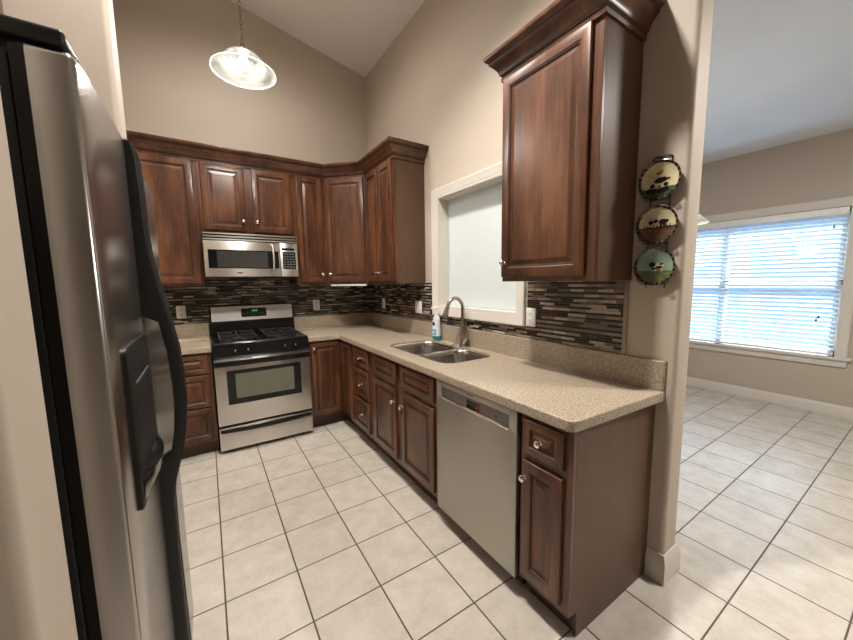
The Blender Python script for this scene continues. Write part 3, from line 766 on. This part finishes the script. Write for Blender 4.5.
# backguard
mb = MB(); prof = [(-0.012, 0.905), (-0.085, 0.905), (-0.095, 0.93), (-0.070, 1.055), (-0.066, 1.065), (-0.060, 1.205), (-0.045, 1.212), (-0.012, 1.212)]
mb.loft([[(x, y, z) for y, z in prof] for x in (0.002, RW - 0.002)]); bg = mb.build('backguard', M['black'], t)
mb = MB(); prof = [(-0.064, 1.062), (-0.0705, 1.062), (-0.064, 1.200), (-0.058, 1.204), (-0.05, 1.204)]
mb.loft([[(x, y, z) for y, z in prof] for x in (0.018, RW - 0.014)]); bp = mb.build('backguard_panel', M['steel'], bg)
mb = MB()
def bgy(z): return -0.0705 + (z - 1.062) / 0.138 * 0.0065
rr = rrect(0.268, 0.494, 1.093, 1.177, 0.012, 5)
mb.loft([[(x, bgy(z) + 0.001, z) for x, z in rr], [(x, bgy(z) - 0.002, z) for x, z in rr]]); mb.build('control_display', M['black_glass'], bg)
M['green_led'] = emit('green_digit', (0.15, 0.75, 0.10), 0.55)
mb = MB()
for u in (0.365, 0.376, 0.391, 0.402):
    mb.box(u, u + 0.0018, bgy(1.15) - 0.0035, bgy(1.15) - 0.001, 1.142, 1.160); mb.box(u + 0.006, u + 0.0078, bgy(1.15) - 0.0035, bgy(1.15) - 0.001, 1.142, 1.160); mb.box(u, u + 0.0078, bgy(1.15) - 0.0035, bgy(1.15) - 0.001, 1.158, 1.160)
mb.build('clock_digits', M['green_led'], bg)
mb = MB()
for r_i, zc in enumerate((1.112, 1.130)):
    for k in range(8): mb.box(0.285 + 0.025 * k, 0.299 + 0.025 * k, bgy(zc) - 0.0028, bgy(zc) - 0.001, zc - 0.003, zc + 0.003)
mb.build('touch_keys', simple('grey_key_print', (0.09, 0.085, 0.08), 0.5), bg)
# oven door
mb = MB(); mb.box(0.003, RW - 0.003, -0.665, -0.622, 0.245, 0.803, bev=0.006); dr_ = mb.build('oven_door', M['steel'], t)
def slabrr(name, u0, u1, z0, z1, y, th, r, mat, parent):
    mb = MB(); rr = rrect(u0, u1, z0, z1, r, 5)
    mb.loft([[(x, y + 0.001, z) for x, z in rr], [(x, y - th, z) for x, z in rr]]); return mb.build(name, mat, parent)
slabrr('window_border', 0.086, 0.670, 0.417, 0.705, -0.665, 0.0015, 0.006, M['black_glass'], dr_)
slabrr('window_glass', 0.147, 0.608, 0.465, 0.673, -0.6665, 0.0008, 0.004, M['oven_glass'], dr_)
mb = MB(); prof = [(-0.690, 0.745), (-0.712, 0.750), (-0.718, 0.768), (-0.714, 0.786), (-0.690, 0.790)]
mb.loft([[(x, y + 0.012 * (abs(x - RW / 2) / (RW / 2)) ** 3, z) for y, z in prof] for x in [0.006 + (RW - 0.012) * k / 16 for k in range(17)]]); ha = mb.build('handle', M['black'], dr_, 40)
mb = MB(); mb.loft([[(x, y + 0.012 * (abs(x - RW / 2) / (RW / 2)) ** 3, z) for y, z in [(-0.6655, 0.792), (-0.702, 0.791), (-0.704, 0.795), (-0.694, 0.799), (-0.6655, 0.800)]] for x in [0.006 + (RW - 0.012) * k / 16 for k in range(17)]]); mb.build('handle_cap', M['steel'], ha, 40)
for u_b in (0.004, RW - 0.03):
    mb = MB(); mb.box(u_b, u_b + 0.026, -0.70, -0.6655, 0.748, 0.782, bev=0.003); mb.build('handle_bracket', M['black'], ha)
# warming drawer
mb = MB(); mb.box(0.003, RW - 0.003, -0.665, -0.622, 0.033, 0.226, bev=0.005); dd = mb.build('warming_drawer', M['steel'], t)
mb = MB()
for_x = [0.014 + (RW - 0.028) * k / 18 for k in range(19)]
rg = []
for x in for_x:
    s_ = 1 - (abs(x - RW / 2) / (RW / 2 - 0.014)) ** 2
    rg.append([(x, -0.663, 0.214), (x, -0.672 - 0.012 * s_, 0.212), (x, -0.676 - 0.014 * s_, 0.200 - 0.006 * s_), (x, -0.670 - 0.006 * s_, 0.186 - 0.016 * s_), (x, -0.663, 0.182 - 0.016 * s_)])
mb.loft(rg); mb.build('handle', M['black'], dd, 50)

# ------------------------------------------------------------------ microwave
t = thing('microwave_oven', 'stainless over-the-range microwave under the short wall cabinet', 'microwave', (RX0 + 0.002, -0.008, 0), 0)
MWW = 0.757; mz0, mz1 = 1.478, 1.858; yb = -0.365; yf = -0.392
mb = MB(); mb.box(0.002, MWW - 0.002, yb, -0.002, mz0, mz1); mb.build('body', M['black_matte'], t)
mb = MB(); mb.box(0.0, MWW, -0.372, yb, 1.790, mz1)
gr = mb.build('vent_backing', M['black'], t)
for z0, z1 in ((1.794, 1.810), (1.819, 1.833), (1.843, 1.857)):
    mb = MB(); mb.loft([[(x, -0.372, z0), (x, yf - 0.001, z0 + 0.001), (x, yf - 0.002, z1 - 0.003), (x, yf + 0.003, z1), (x, -0.372, z1)] for x in (0.0, MWW)]); mb.build('vent_slat', M['steel'], gr)
mb = MB(); mb.box(0.0, 0.598, yf, yb - 0.001, mz0 + 0.002, 1.788, bev=0.004); d_ = mb.build('door', M['steel'], t)
slabrr('window_border', 0.030, 0.588, 1.553, 1.712, yf, 0.001, 0.004, M['black_glass'], d_)
slabrr('window_mesh', 0.094, 0.495, 1.562, 1.702, yf - 0.001, 0.0006, 0.003, M['grey_glass'], d_)
mb = MB(); pts = [(0.534, yf - 0.0, 1.775), (0.535, yf - 0.018, 1.768)] + [(0.536 + 0.004 * math.sin(PI * k / 10), yf - 0.018 - 0.016 * math.sin(PI * k / 10), 1.765 - 0.26 * k / 10) for k in range(1, 10)] + [(0.535, yf - 0.018, 1.502), (0.534, yf, 1.495)]
mb.tube(pts, [0.009] + [0.011] * (len(pts) - 2) + [0.009], 12); mb.build('handle', M['steel'], d_, 60)
mb = MB(); mb.box(0.601, MWW, yf, yb - 0.001, mz0 + 0.002, 1.788, bev=0.004); cp = mb.build('control_panel', M['steel'], t)
slabrr('keypad', 0.622, 0.737, 1.552, 1.710, yf, 0.001, 0.004, M['black_glass'], cp)
slabrr('display', 0.618, 0.728, 1.725, 1.745, yf, 0.001, 0.004, M['black_glass'], cp)
mb = MB()
for i in range(6):
    for j in range(4): mb.box(0.630 + 0.026 * j, 0.648 + 0.026 * j, yf - 0.0016, yf - 0.0005, 1.565 + 0.0235 * i, 1.577 + 0.0235 * i)
mb.build('keys', simple('key_print', (0.12, 0.125, 0.13), 0.5), cp)
mb = MB(); mb.lathe([(0.022, 0.0), (0.022, 0.0012), (0.001, 0.0016)], 20, axis='-Y', c=(0.262, yf, 1.514))
for v in mb.bm.verts: v.co.z = 1.514 + (v.co.z - 1.514) * 0.35
mb.build('badge', M['chrome'], d_)

# ------------------------------------------------------------------ refrigerator (faces +x): local rotz = +90deg, X -> +y, -Y -> +x
FX, FY = -1.885, -3.144
t = thing('refrigerator', 'stainless side-by-side refrigerator with black handles in the left alcove', 'refrigerator', (FX, FY, 0), PI / 2)
FW = 0.925; FH = 1.76
mb = MB(); mb.box(0.004, FW - 0.004, 0.018, 0.74, 0.02, 1.742, bev=0.004); mb.build('body', M['black_matte'], t)
for u in (0.05, FW - 0.05):
    mb = MB(); mb.lathe([(0.02, 0.0005), (0.02, 0.02)], 12, c=(u, 0.10, 0)); mb.build('foot', M['black_matte'], t)
mb = MB(); mb.box(0.01, FW - 0.01, -0.01, 0.02, 0.015, 0.085, bev=0.003); mb.build('toe_grille', M['black_matte'], t)
def door_ring(u0, u1, ins=0.0, near=True):
    # plan outline of a contoured door (u, y); y negative = out
    pts = [(u0 + ins, 0.0), (u1 - ins, 0.0)]
    n = 4; r = 0.005; bul = 0.008
    yo = -0.047
    def prof(u): return yo - bul * (1 - abs((u - (u0 + u1) / 2) / ((u1 - u0) / 2)) ** 8) + ins * 0.8
    for k in range(n + 1):
        a = PI / 2 * k / n; u = u1 - ins - r + r * math.cos(a); pts.append((u, prof(u) + r - r * math.sin(a)))
    for k in range(1, 24):
        u = (u1 + u0) / 2 + (u1 - u0 - 2 * r) / 2 * math.cos(PI * k / 24); pts.append((u, prof(u)))
    for k in range(n + 1):
        a = PI / 2 + PI / 2 * k / n; u = u0 + ins + r + r * math.cos(a); pts.append((u, prof(u) + r - r * math.sin(a)))
    return pts
def fdoor(u0, u1):
    mb = MB(); rings = []
    for ins, z in ((0.008, 0.090), (0.0, 0.098), (0.0, FH - 0.012), (0.004, FH - 0.004), (0.012, FH)):
        rings.append([(u, y, z) for u, y in door_ring(u0, u1, ins)])
    mb.loft(rings); return mb.build('door', M['steel_fridge'], t, 40)
d1 = fdoor(0.0, 0.372); d2 = fdoor(0.380, FW)
for dd_, u0, u1 in ((d1, 0.006, 0.366), (d2, 0.386, FW - 0.006)):
    mb = MB(); mb.box(u0, u1, 0.0, 0.017, 0.095, FH - 0.008); mb.build('gasket', M['black_matte'], dd_)
# handles
HP = [(1.752, 0.016), (1.717, 0.024), (1.63, 0.026), (1.552, 0.027), (1.49, 0.031), (1.43, 0.040), (1.345, 0.0545), (1.325, 0.0575), (1.246, 0.069), (1.17, 0.073), (1.11, 0.074), (1.04, 0.068), (0.968, 0.055), (0.948, 0.049), (0.93, 0.044), (0.894, 0.034), (0.85, 0.029), (0.72, 0.027), (0.41, 0.030), (0.16, 0.028), (0.11, 0.018)]
for dd_, uc in ((d1, 0.357), (d2, 0.395)):
    mb = MB(); rg = []
    for i, (z, o_) in enumerate(HP):
        hw = 0.0125; y0 = -0.052 - o_
        yi = y0 + 0.026 if 0.96 < z < 1.335 else -0.047
        rg.append([(uc - hw, yi, z), (uc + hw, yi, z), (uc + hw, y0 + 0.006, z), (uc + hw * 0.6, y0, z), (uc - hw * 0.6, y0, z), (uc - hw, y0 + 0.006, z)])
    mb.loft(rg); ha = mb.build('handle', M['black_matte'], dd_, 60)
    mb = MB(); mb.box(uc - 0.012, uc + 0.012, -0.0605, -0.05, 1.748, 1.757, bev=0.002); mb.build('end_cap', M['chrome'], ha)
# dispenser
u0, u1, z0, z1 = 0.066, 0.326, 0.988, 1.303
mb = MB(); yd = -0.054
rr = rrect(u0, u1, z0, z1, 0.018, 5); r2 = rrect(u0 + 0.006, u1 - 0.006, z0 + 0.006, z1 - 0.006, 0.014, 5); r3 = rrect(u0 + 0.03, u1 - 0.03, z0 + 0.035, 1.185, 0.012, 5)
mb.loft([[(x, yd + 0.004, z) for x, z in rr], [(x, yd - 0.006, z) for x, z in rr], [(x, yd - 0.009, z) for x, z in r2]], cap0=False, cap1=True)
di = mb.build('dispenser', M['black_matte'], d1)
mb = MB(); mb.loft([[(x, yd - 0.0095, z) for x, z in r3], [(x, yd - 0.0098, z) for x, z in rrect(u0 + 0.034, u1 - 0.034, z0 + 0.039, 1.181, 0.01, 5)]], cap0=False); mb.build('recess', M['black_matte'], di)
mb = MB(); rg = []
for k in range(9):
    uu = u0 + 0.012 + (u1 - u0 - 0.024) * k / 8; s_ = math.sin(PI * k / 8)
    rg.append([(uu, yd - 0.007, z0 + 0.07), (uu, yd - 0.011 - 0.020 * s_, z0 + 0.06), (uu, yd - 0.011 - 0.016 * s_, z0 + 0.035), (uu, yd - 0.007, z0 + 0.002)])
mb.loft(rg); mb.build('drip_tray', M['black'], di, 50)
mb = MB()
mb.box(u0 + 0.05, u0 + 0.21, yd - 0.0102, yd - 0.0085, 1.226, 1.231)
mb.build('key_strip', simple('grey_dispenser_print', (0.10, 0.10, 0.10), 0.5), di)
# top hinge covers
for u in (0.0, FW - 0.085):
    mb = MB(); mb.box(u + 0.002, u + 0.083, -0.042, 0.20, 1.763, 1.787, bev=0.006, seg=3); mb.build('hinge_cover', M['black_matte'], t)
    mb = MB(); mb.lathe([(0.008, 1.742), (0.008, 1.764)], 12, c=(u + 0.03, 0.010, 0)); mb.build('hinge_pin', M['chrome'], t)

# ------------------------------------------------------------------ pendant lamp
PX, PY, PZ = -1.400, -1.360, 2.715
t = thing('pendant_lamp', 'white glass bell pendant lamp hanging on a chain', 'lamp', (PX, PY, PZ))
def shade_mat():
    t = NT('swirled_lamp_glass'); co, x, y, z = t.xyz()
    f = t.noise(co, 9, 4, 0.6, (1, 1, 5)); c = t.ramp(f, [(0.35, (0.05, 0.052, 0.05)), (0.65, (0.17, 0.17, 0.16))])
    t.set(Base_Color=c, Roughness=0.12)
    tr = t.n('ShaderNodeBsdfTranslucent'); t.l(c, tr.inputs[0]); tp = t.n('ShaderNodeBsdfTransparent')
    m1 = t.n('ShaderNodeMixShader'); m1.inputs[0].default_value = 0.22; t.l(t.b.outputs[0], m1.inputs[1]); t.l(tr.outputs[0], m1.inputs[2])
    m2 = t.n('ShaderNodeMixShader'); t.l(t.math('ADD', t.math('MULTIPLY', f, -0.7), 0.95), m2.inputs[0]); t.l(m1.outputs[0], m2.inputs[1]); t.l(tp.outputs[0], m2.inputs[2])
    t.l(m2.outputs[0], t.t.nodes['Material Output'].inputs[0]); return t.m
M['shade'] = shade_mat()
M['bronze'] = simple('dark_bronze', (0.035, 0.030, 0.026), 0.5)
M['rim_glass'] = translucent('white_rim_glass', (0.55, 0.56, 0.53), 0.5, 0.2)
mb = MB(); outp = [(0.180, 0.0), (0.179, 0.006), (0.160, 0.022), (0.140, 0.036), (0.122, 0.052), (0.108, 0.075), (0.088, 0.096), (0.055, 0.110), (0.030, 0.116)]
inn = [(r - 0.004, h - 0.003) for r, h in outp[::-1]]; inn[-1] = (0.174, 0.001)
mb.lathe(outp + inn, 48, cap0=False, cap1=False); mb.build('shade', M['shade'], t, 60)
ring_ = MB(); ring_.lathe([(0.1745, 0.0005), (0.1795, -0.004), (0.1835, 0.0), (0.1825, 0.006), (0.1795, 0.0085)], 48, cap0=False, cap1=False); ring_.build('rim', M['rim_glass'], t, 60)
mb = MB(); mb.lathe([(0.032, 0.112), (0.033, 0.122), (0.024, 0.132), (0.012, 0.142), (0.010, 0.165), (0.004, 0.168)], 20); mb.build('cap', M['bronze'], t)
mb = MB(); mb.lathe([(0.018, 0.095), (0.018, 0.113)], 16); sk = mb.build('socket', M['white_plastic'], t)
mb = MB(); mb.lathe([(0.012, 0.096), (0.018, 0.085), (0.030, 0.066), (0.034, 0.050), (0.030, 0.034), (0.016, 0.024), (0.001, 0.021)], 20); bl = mb.build('bulb', emit('lit_bulb', (1.0, 0.95, 0.86), 6), t, 60)
mb = MB(); top = ceil_z(PX) - PZ - 0.035; n = int((top - 0.168) / 0.026)
for k in range(n):
    zc = 0.172 + 0.026 * k + 0.011; ax = k % 2
    ring = [[None] * 6 for _ in range(10)]
    for i in range(10):
        a = 2 * PI * i / 10; px_, pz_ = 0.0065 * math.cos(a), 0.0155 * math.sin(a)
        for j in range(6):
            b = 2 * PI * j / 6; rr_ = 0.0016 * math.cos(b); q = 0.0016 * math.sin(b)
            X_, Z_ = px_ + rr_ * math.cos(a), pz_ + rr_ * math.sin(a)
            ring[i][j] = mb.bm.verts.new((X_, q, zc + Z_) if ax == 0 else (q, X_, zc + Z_))
    for i in range(10):
        for j in range(6): mb.bm.faces.new((ring[i][j], ring[(i + 1) % 10][j], ring[(i + 1) % 10][(j + 1) % 6], ring[i][(j + 1) % 6]))
mb.build('chain', M['bronze'], t, 60)
mb = MB(); mb.lathe([(0.012, top - 0.02), (0.055, top - 0.004), (0.062, top + 0.02), (0.062, top + 0.04)], 24); mb.build('canopy', M['dark_nickel'], t)
pl = light('pendant_bulb_light', 'POINT', (PX, PY, PZ + 0.012), 22, WARM, 0.05)

# ------------------------------------------------------------------ outlets and switches
def outlet(name, label, loc, rotz, gangs=1, kind='outlet', cat='outlet'):
    t = thing(name, label, cat, loc, rotz, 'white wall plates on the backsplash')
    w = 0.072 if gangs == 1 else 0.118
    mb = MB(); rr = rrect(-w / 2, w / 2, -0.058, 0.058, 0.006, 3); r2 = rrect(-w / 2 + 0.004, w / 2 - 0.004, -0.054, 0.054, 0.004, 3)
    mb.loft([[(x, 0, z) for x, z in rr], [(x, -0.003, z) for x, z in rr], [(x, -0.0055, z) for x, z in r2]]); pl_ = mb.build('cover_plate', M['white_plastic'], t)
    for gi in range(gangs):
        u = (gi - (gangs - 1) / 2) * 0.046
        if kind == 'outlet':
            for dz in (-0.021, 0.021):
                mb = MB(); rr = rrect(u - 0.016, u + 0.016, dz - 0.014, dz + 0.014, 0.008, 4)
                mb.loft([[(x, -0.005, z) for x, z in rr], [(x, -0.0075, z) for x, z in rr]]); so = mb.build('socket', M['white_plastic'], t)
                mb = MB(); mb.box(u - 0.008, u - 0.005, -0.0080, -0.007, dz - 0.003, dz + 0.007); mb.box(u + 0.005, u + 0.008, -0.0080, -0.007, dz - 0.003, dz + 0.007); mb.box(u - 0.002, u + 0.002, -0.0080, -0.007, dz - 0.010, dz - 0.006)
                mb.build('slots', M['slot'], so)
        else:
            mb = MB(); mb.box(u - 0.014, u + 0.014, -0.009, -0.005, -0.031, 0.031, bev=0.002); mb.build('rocker', M['white_plastic'], t)
SPL = -0.0075
outlet('wall_outlet', 'white outlet on the mosaic between refrigerator and range', (-1.898, SPL, 1.165), 0)
outlet('wall_outlet', 'white outlet on the mosaic just right of the range', (-0.672, SPL, 1.173), 0)
outlet('wall_outlet', 'white outlet on the side mosaic nearest the corner', (SPL, -0.345, 1.178), R90)
outlet('light_switch', 'white double switch plate on the mosaic left of the pass-through', (SPL, -1.105, 1.178), R90, 2, 'switch', 'switch')
outlet('wall_outlet', 'white outlet at the lower right corner of the pass-through casing', (SPL, -2.447, 1.187), R90)

# ------------------------------------------------------------------ hanging plates
M['p_rim'] = None
def rim_mat():
    t = NT('checkered_rim_glaze'); co, x, y, z = t.xyz()
    a = t.math('DIVIDE', t.math('ARCTAN2', z, x), 2 * PI / 22)
    f = t.math('GREATER_THAN', t.math('FRACT', a), 0.5)
    t.set(Base_Color=t.mix(f, (0.016, 0.013, 0.010), (0.11, 0.085, 0.05)), Roughness=0.2); return t.m
M['p_rim'] = rim_mat()
def plate_ground(name, sky, ground, horizon, soil):
    t = NT(name); co, x, y, z = t.xyz()
    n_ = t.noise(co, 60, 4); h = t.math('ADD', z, t.math('MULTIPLY', t.math('SUBTRACT', n_, 0.5), 0.012))
    m = t.math('LESS_THAN', h, horizon)
    gcol = t.ramp(t.noise(co, 140, 3), [(0.35, soil), (0.65, ground)])
    scol = t.ramp(t.noise(co, 25, 2), [(0.3, tuple(c * 0.9 for c in sky)), (0.7, tuple(min(1, c * 1.06) for c in sky))])
    t.set(Base_Color=t.mix(m, scol, gcol), Roughness=0.18); return t.m
grounds = [plate_ground('cream_farm_glaze', (0.62, 0.54, 0.33), (0.10, 0.12, 0.06), -0.030, (0.02, 0.025, 0.015)),
           plate_ground('cream_fence_glaze', (0.60, 0.53, 0.34), (0.15, 0.085, 0.05), -0.008, (0.06, 0.03, 0.02)),
           plate_ground('green_pasture_glaze', (0.23, 0.32, 0.25), (0.16, 0.17, 0.07), -0.018, (0.06, 0.08, 0.03))]
M['cow_black'] = simple('black_glaze', (0.012, 0.011, 0.010), 0.2); M['cow_cream'] = simple('cream_glaze', (0.62, 0.52, 0.30), 0.2); M['rust'] = simple('rust_glaze', (0.35, 0.10, 0.03), 0.2); M['wire'] = simple('black_wire', (0.010, 0.009, 0.008), 0.4)
PR = 0.084
def plate(label, z, gi, art):
    t = thing('decorative_plate', label, 'plate', (-0.020, -3.138, z), R90, 'farm plates in the hanging rack')
    t.rotation_euler = (math.radians(-3), 0, R90) if False else (0, 0, R90)
    mb = MB(); mb.lathe([(0.035, -0.010), (0.045, -0.010), (0.073, -0.003), (PR, 0.006), (PR + 0.0005, 0.008), (PR - 0.002, 0.009), (0.073, 0.0015), (0.067, -0.002), (0.030, -0.004), (0.001, -0.004)], 40, axis='-Y', mis=[0, 0, 0, 0, 0, 0, 1, 1, 1, 1])
    for s_, kind, dat in art:
        pass
    # painted figures as thin glaze patches on the dish
    def blob(u, v, ru, rv, mi, rot=0.0, n=14, lift=0.0):
        c_, s__ = math.cos(rot), math.sin(rot); P = []
        for i in range(n):
            a = 2 * PI * i / n; p, q = ru * math.cos(a), rv * math.sin(a); P.append((u + p * c_ - q * s__, -(-0.0022 + lift), v + p * s__ + q * c_))
        mb.face(P, mi)
    for (u, v, ru, rv, mi, rot, lf) in art_list(gi): blob(u, v, ru, rv, mi, rot, lift=lf)
    o = mb.build('dish', [M['p_rim'], grounds[gi], M['cow_black'], M['cow_cream'], M['rust']], t, 60)
    return t
def art_list(gi):
    A = []
    if gi == 0:
        A += [(0.0, -0.012, 0.036, 0.022, 3, 0.0, 0.0), (0.004, 0.000, 0.026, 0.012, 2, 0.1, 0.0006), (-0.028, -0.020, 0.010, 0.009, 2, 0.3, 0.0006), (0.024, -0.020, 0.009, 0.008, 2, 0, 0.0006), (0.0, -0.026, 0.005, 0.005, 2, 0, 0.0006), (0.033, 0.002, 0.007, 0.004, 2, 0.4, 0.0006),
              (-0.034, -0.040, 0.020, 0.011, 2, -0.2, 0.0004), (0.012, -0.043, 0.024, 0.012, 2, 0.1, 0.0004), (-0.006, 0.030, 0.010, 0.006, 4, 0.2, 0.0), (0.006, 0.035, 0.004, 0.008, 4, -0.3, 0.0)]
    elif gi == 1:
        A += [(-0.018, 0.008, 0.020, 0.010, 3, 0, 0.0), (-0.026, 0.012, 0.009, 0.009, 2, 0.5, 0.0006), (-0.006, 0.016, 0.010, 0.006, 2, 0.4, 0.0006), (0.022, 0.012, 0.016, 0.011, 2, 0, 0.0006), (0.037, 0.014, 0.008, 0.006, 2, 0.2, 0.0006), (-0.026, -0.002, 0.003, 0.008, 3, 0, 0.0003), (-0.010, -0.002, 0.003, 0.008, 3, 0, 0.0003), (0.016, -0.002, 0.003, 0.009, 2, 0, 0.0003), (0.030, -0.002, 0.003, 0.009, 2, 0, 0.0003)]
        A += [(-0.05 + 0.0125 * k, -0.008, 0.0022, 0.010, 2, 0, 0.0008) for k in range(9)] + [(0.0, -0.012, 0.055, 0.002, 2, 0, 0.0007)]
    else:
        A += [(0.012, 0.002, 0.026, 0.013, 3, -0.05, 0.0), (-0.010, 0.008, 0.014, 0.011, 2, 0.1, 0.0006), (0.018, -0.004, 0.014, 0.006, 2, 0.1, 0.0006), (-0.004, -0.008, 0.010, 0.004, 2, 0, 0.0006), (0.026, 0.010, 0.008, 0.004, 2, 0.2, 0.0006), (0.004, -0.014, 0.003, 0.009, 3, 0, 0.0003), (0.028, -0.013, 0.003, 0.009, 3, 0, 0.0003)]
    return A
plate('cream farm plate with reclining cow and rust rooster, topmost of three', 1.838, 0, ())
plate('plate with black cows behind a brown fence, middle of the rack', 1.650, 1, ())
plate('green pasture plate with one spotted cow, lowest in the rack', 1.470, 2, ())
mb = MB(); W_ = 0.0022
for u in (-0.038, 0.038):
    mb.tube([(u, 0.0155, 1.945 - 0.01), (u, 0.0155, 1.65), (u, 0.0155, 1.375)], W_, 8)
for zc in (1.838, 1.650, 1.470):
    for u in (-0.050, 0.050):
        s_ = 1 if u > 0 else -1
        mb.tube([(u * 0.76, 0.0155, zc - 0.078), (u * 0.9, 0.004, zc - 0.082), (u, -0.016, zc - 0.074), (u, -0.018, zc - 0.060), (u + s_ * 0.006, -0.018, zc - 0.050), (u + s_ * 0.013, -0.018, zc - 0.056), (u + s_ * 0.010, -0.018, zc - 0.066), (u + s_ * 0.004, -0.018, zc - 0.062)], W_, 8)
    mb.tube([(-0.038, 0.0155, zc - 0.078), (0.038, 0.0155, zc - 0.078)], W_, 8)
for s_ in (-1, 1):
    mb.tube([(s_ * 0.038, 0.0155, 1.925)] + [(s_ * (0.019 + 0.019 * math.cos(a)), 0.0155, 1.925 + 0.016 * math.sin(a)) for a in [PI * k / 8 for k in range(9)]] + [(s_ * 0.006, 0.0155, 1.930)], W_, 8)
o = mb.build('plate_rack', M['wire'], None, 60, (-0.020, -3.138, 0), R90)
tag(o, 'black wire rack with scrolls holding three farm plates', 'rack')

# ------------------------------------------------------------------ dining room: blinds and lamp
M['slat'] = translucent('white_blind_slat', (0.86, 0.88, 0.90), 0.5, 0.45)
t = thing('window_blind', 'wide white horizontal slat blind lowered over the dining window', 'blind', (DX - 0.004, (WY0 + WY1) / 2, 0))
bw = (WY1 - WY0) / 2 - 0.012
mb = MB(); mb.box(-0.020, 0.045, -bw, bw, 2.025, 2.092, bev=0.004); mb.build('headrail', M['white_plastic'], t)
NS = 30; zt = 2.008; pitch = (zt - 0.652) / (NS - 1); ang = math.radians(-38)
for k in range(NS):
    z = zt - pitch * k; mb = MB(); hw = 0.0245
    pr = []
    for q in range(5):
        s_ = -1 + 2 * q / 4; pr.append((hw * s_ * math.cos(ang) + 0.015, z + hw * s_ * math.sin(ang) + 0.0025 * (1 - s_ * s_)))
    for q in range(5):
        s_ = 1 - 2 * q / 4; pr.append((hw * s_ * math.cos(ang) + 0.015, z + hw * s_ * math.sin(ang) + 0.0025 * (1 - s_ * s_) - 0.0025))
    mb.loft([[(x, y, zz) for x, zz in pr] for y in (-bw, bw)]); mb.build('slat', M['slat'], t, 60)
mb = MB(); mb.box(-0.008, 0.038, -bw, bw, 0.612, 0.634, bev=0.004); mb.build('bottom_rail', M['white_plastic'], t)
for y in (-0.62, 0.0, 0.62):
    mb = MB(); mb.tube([(-0.010, y, 2.03), (-0.010, y, 0.63)], 0.0012, 6); mb.build('ladder_cord', M['white_plastic'], t)
for yy, zb in ((-bw + 0.085, 1.93), (-bw + 0.12, 1.02), (-bw + 0.135, 0.99)):
    mb = MB(); mb.tube([(-0.024, yy, 2.03), (-0.024, yy, zb)], 0.0012, 6); cd = mb.build('pull_cord', M['white_plastic'], t)
    mb = MB(); mb.lathe([(0.003, 0.0), (0.009, -0.03), (0.008, -0.036), (0.001, -0.038)], 10, c=(-0.024, yy, zb)); mb.build('tassel', M['slot'], cd)
t = thing('pendant_lamp', 'white cone lamp shade peeking out past the wall end before the blinds', 'lamp', (1.62, -2.615, 1.853))
mb = MB(); mb.lathe([(0.17, 0.0), (0.05, 0.12), (0.03, 0.125), (0.028, 0.12), (0.048, 0.115), (0.166, 0.0)], 32, cap0=False, cap1=False); mb.build('shade', M['shade'], t, 60)
mb = MB(); mb.tube([(0, 0, 0.10), (0, 0, 0.97)], 0.006, 8); mb.build('rod', M['dark_nickel'], t)
mb = MB(); mb.lathe([(0.02, 0.0), (0.03, 0.03), (0.015, 0.07), (0.015, 0.11)], 16); mb.build('bulb', emit('lit_dining_bulb', (1.0, 0.93, 0.82), 12), t)
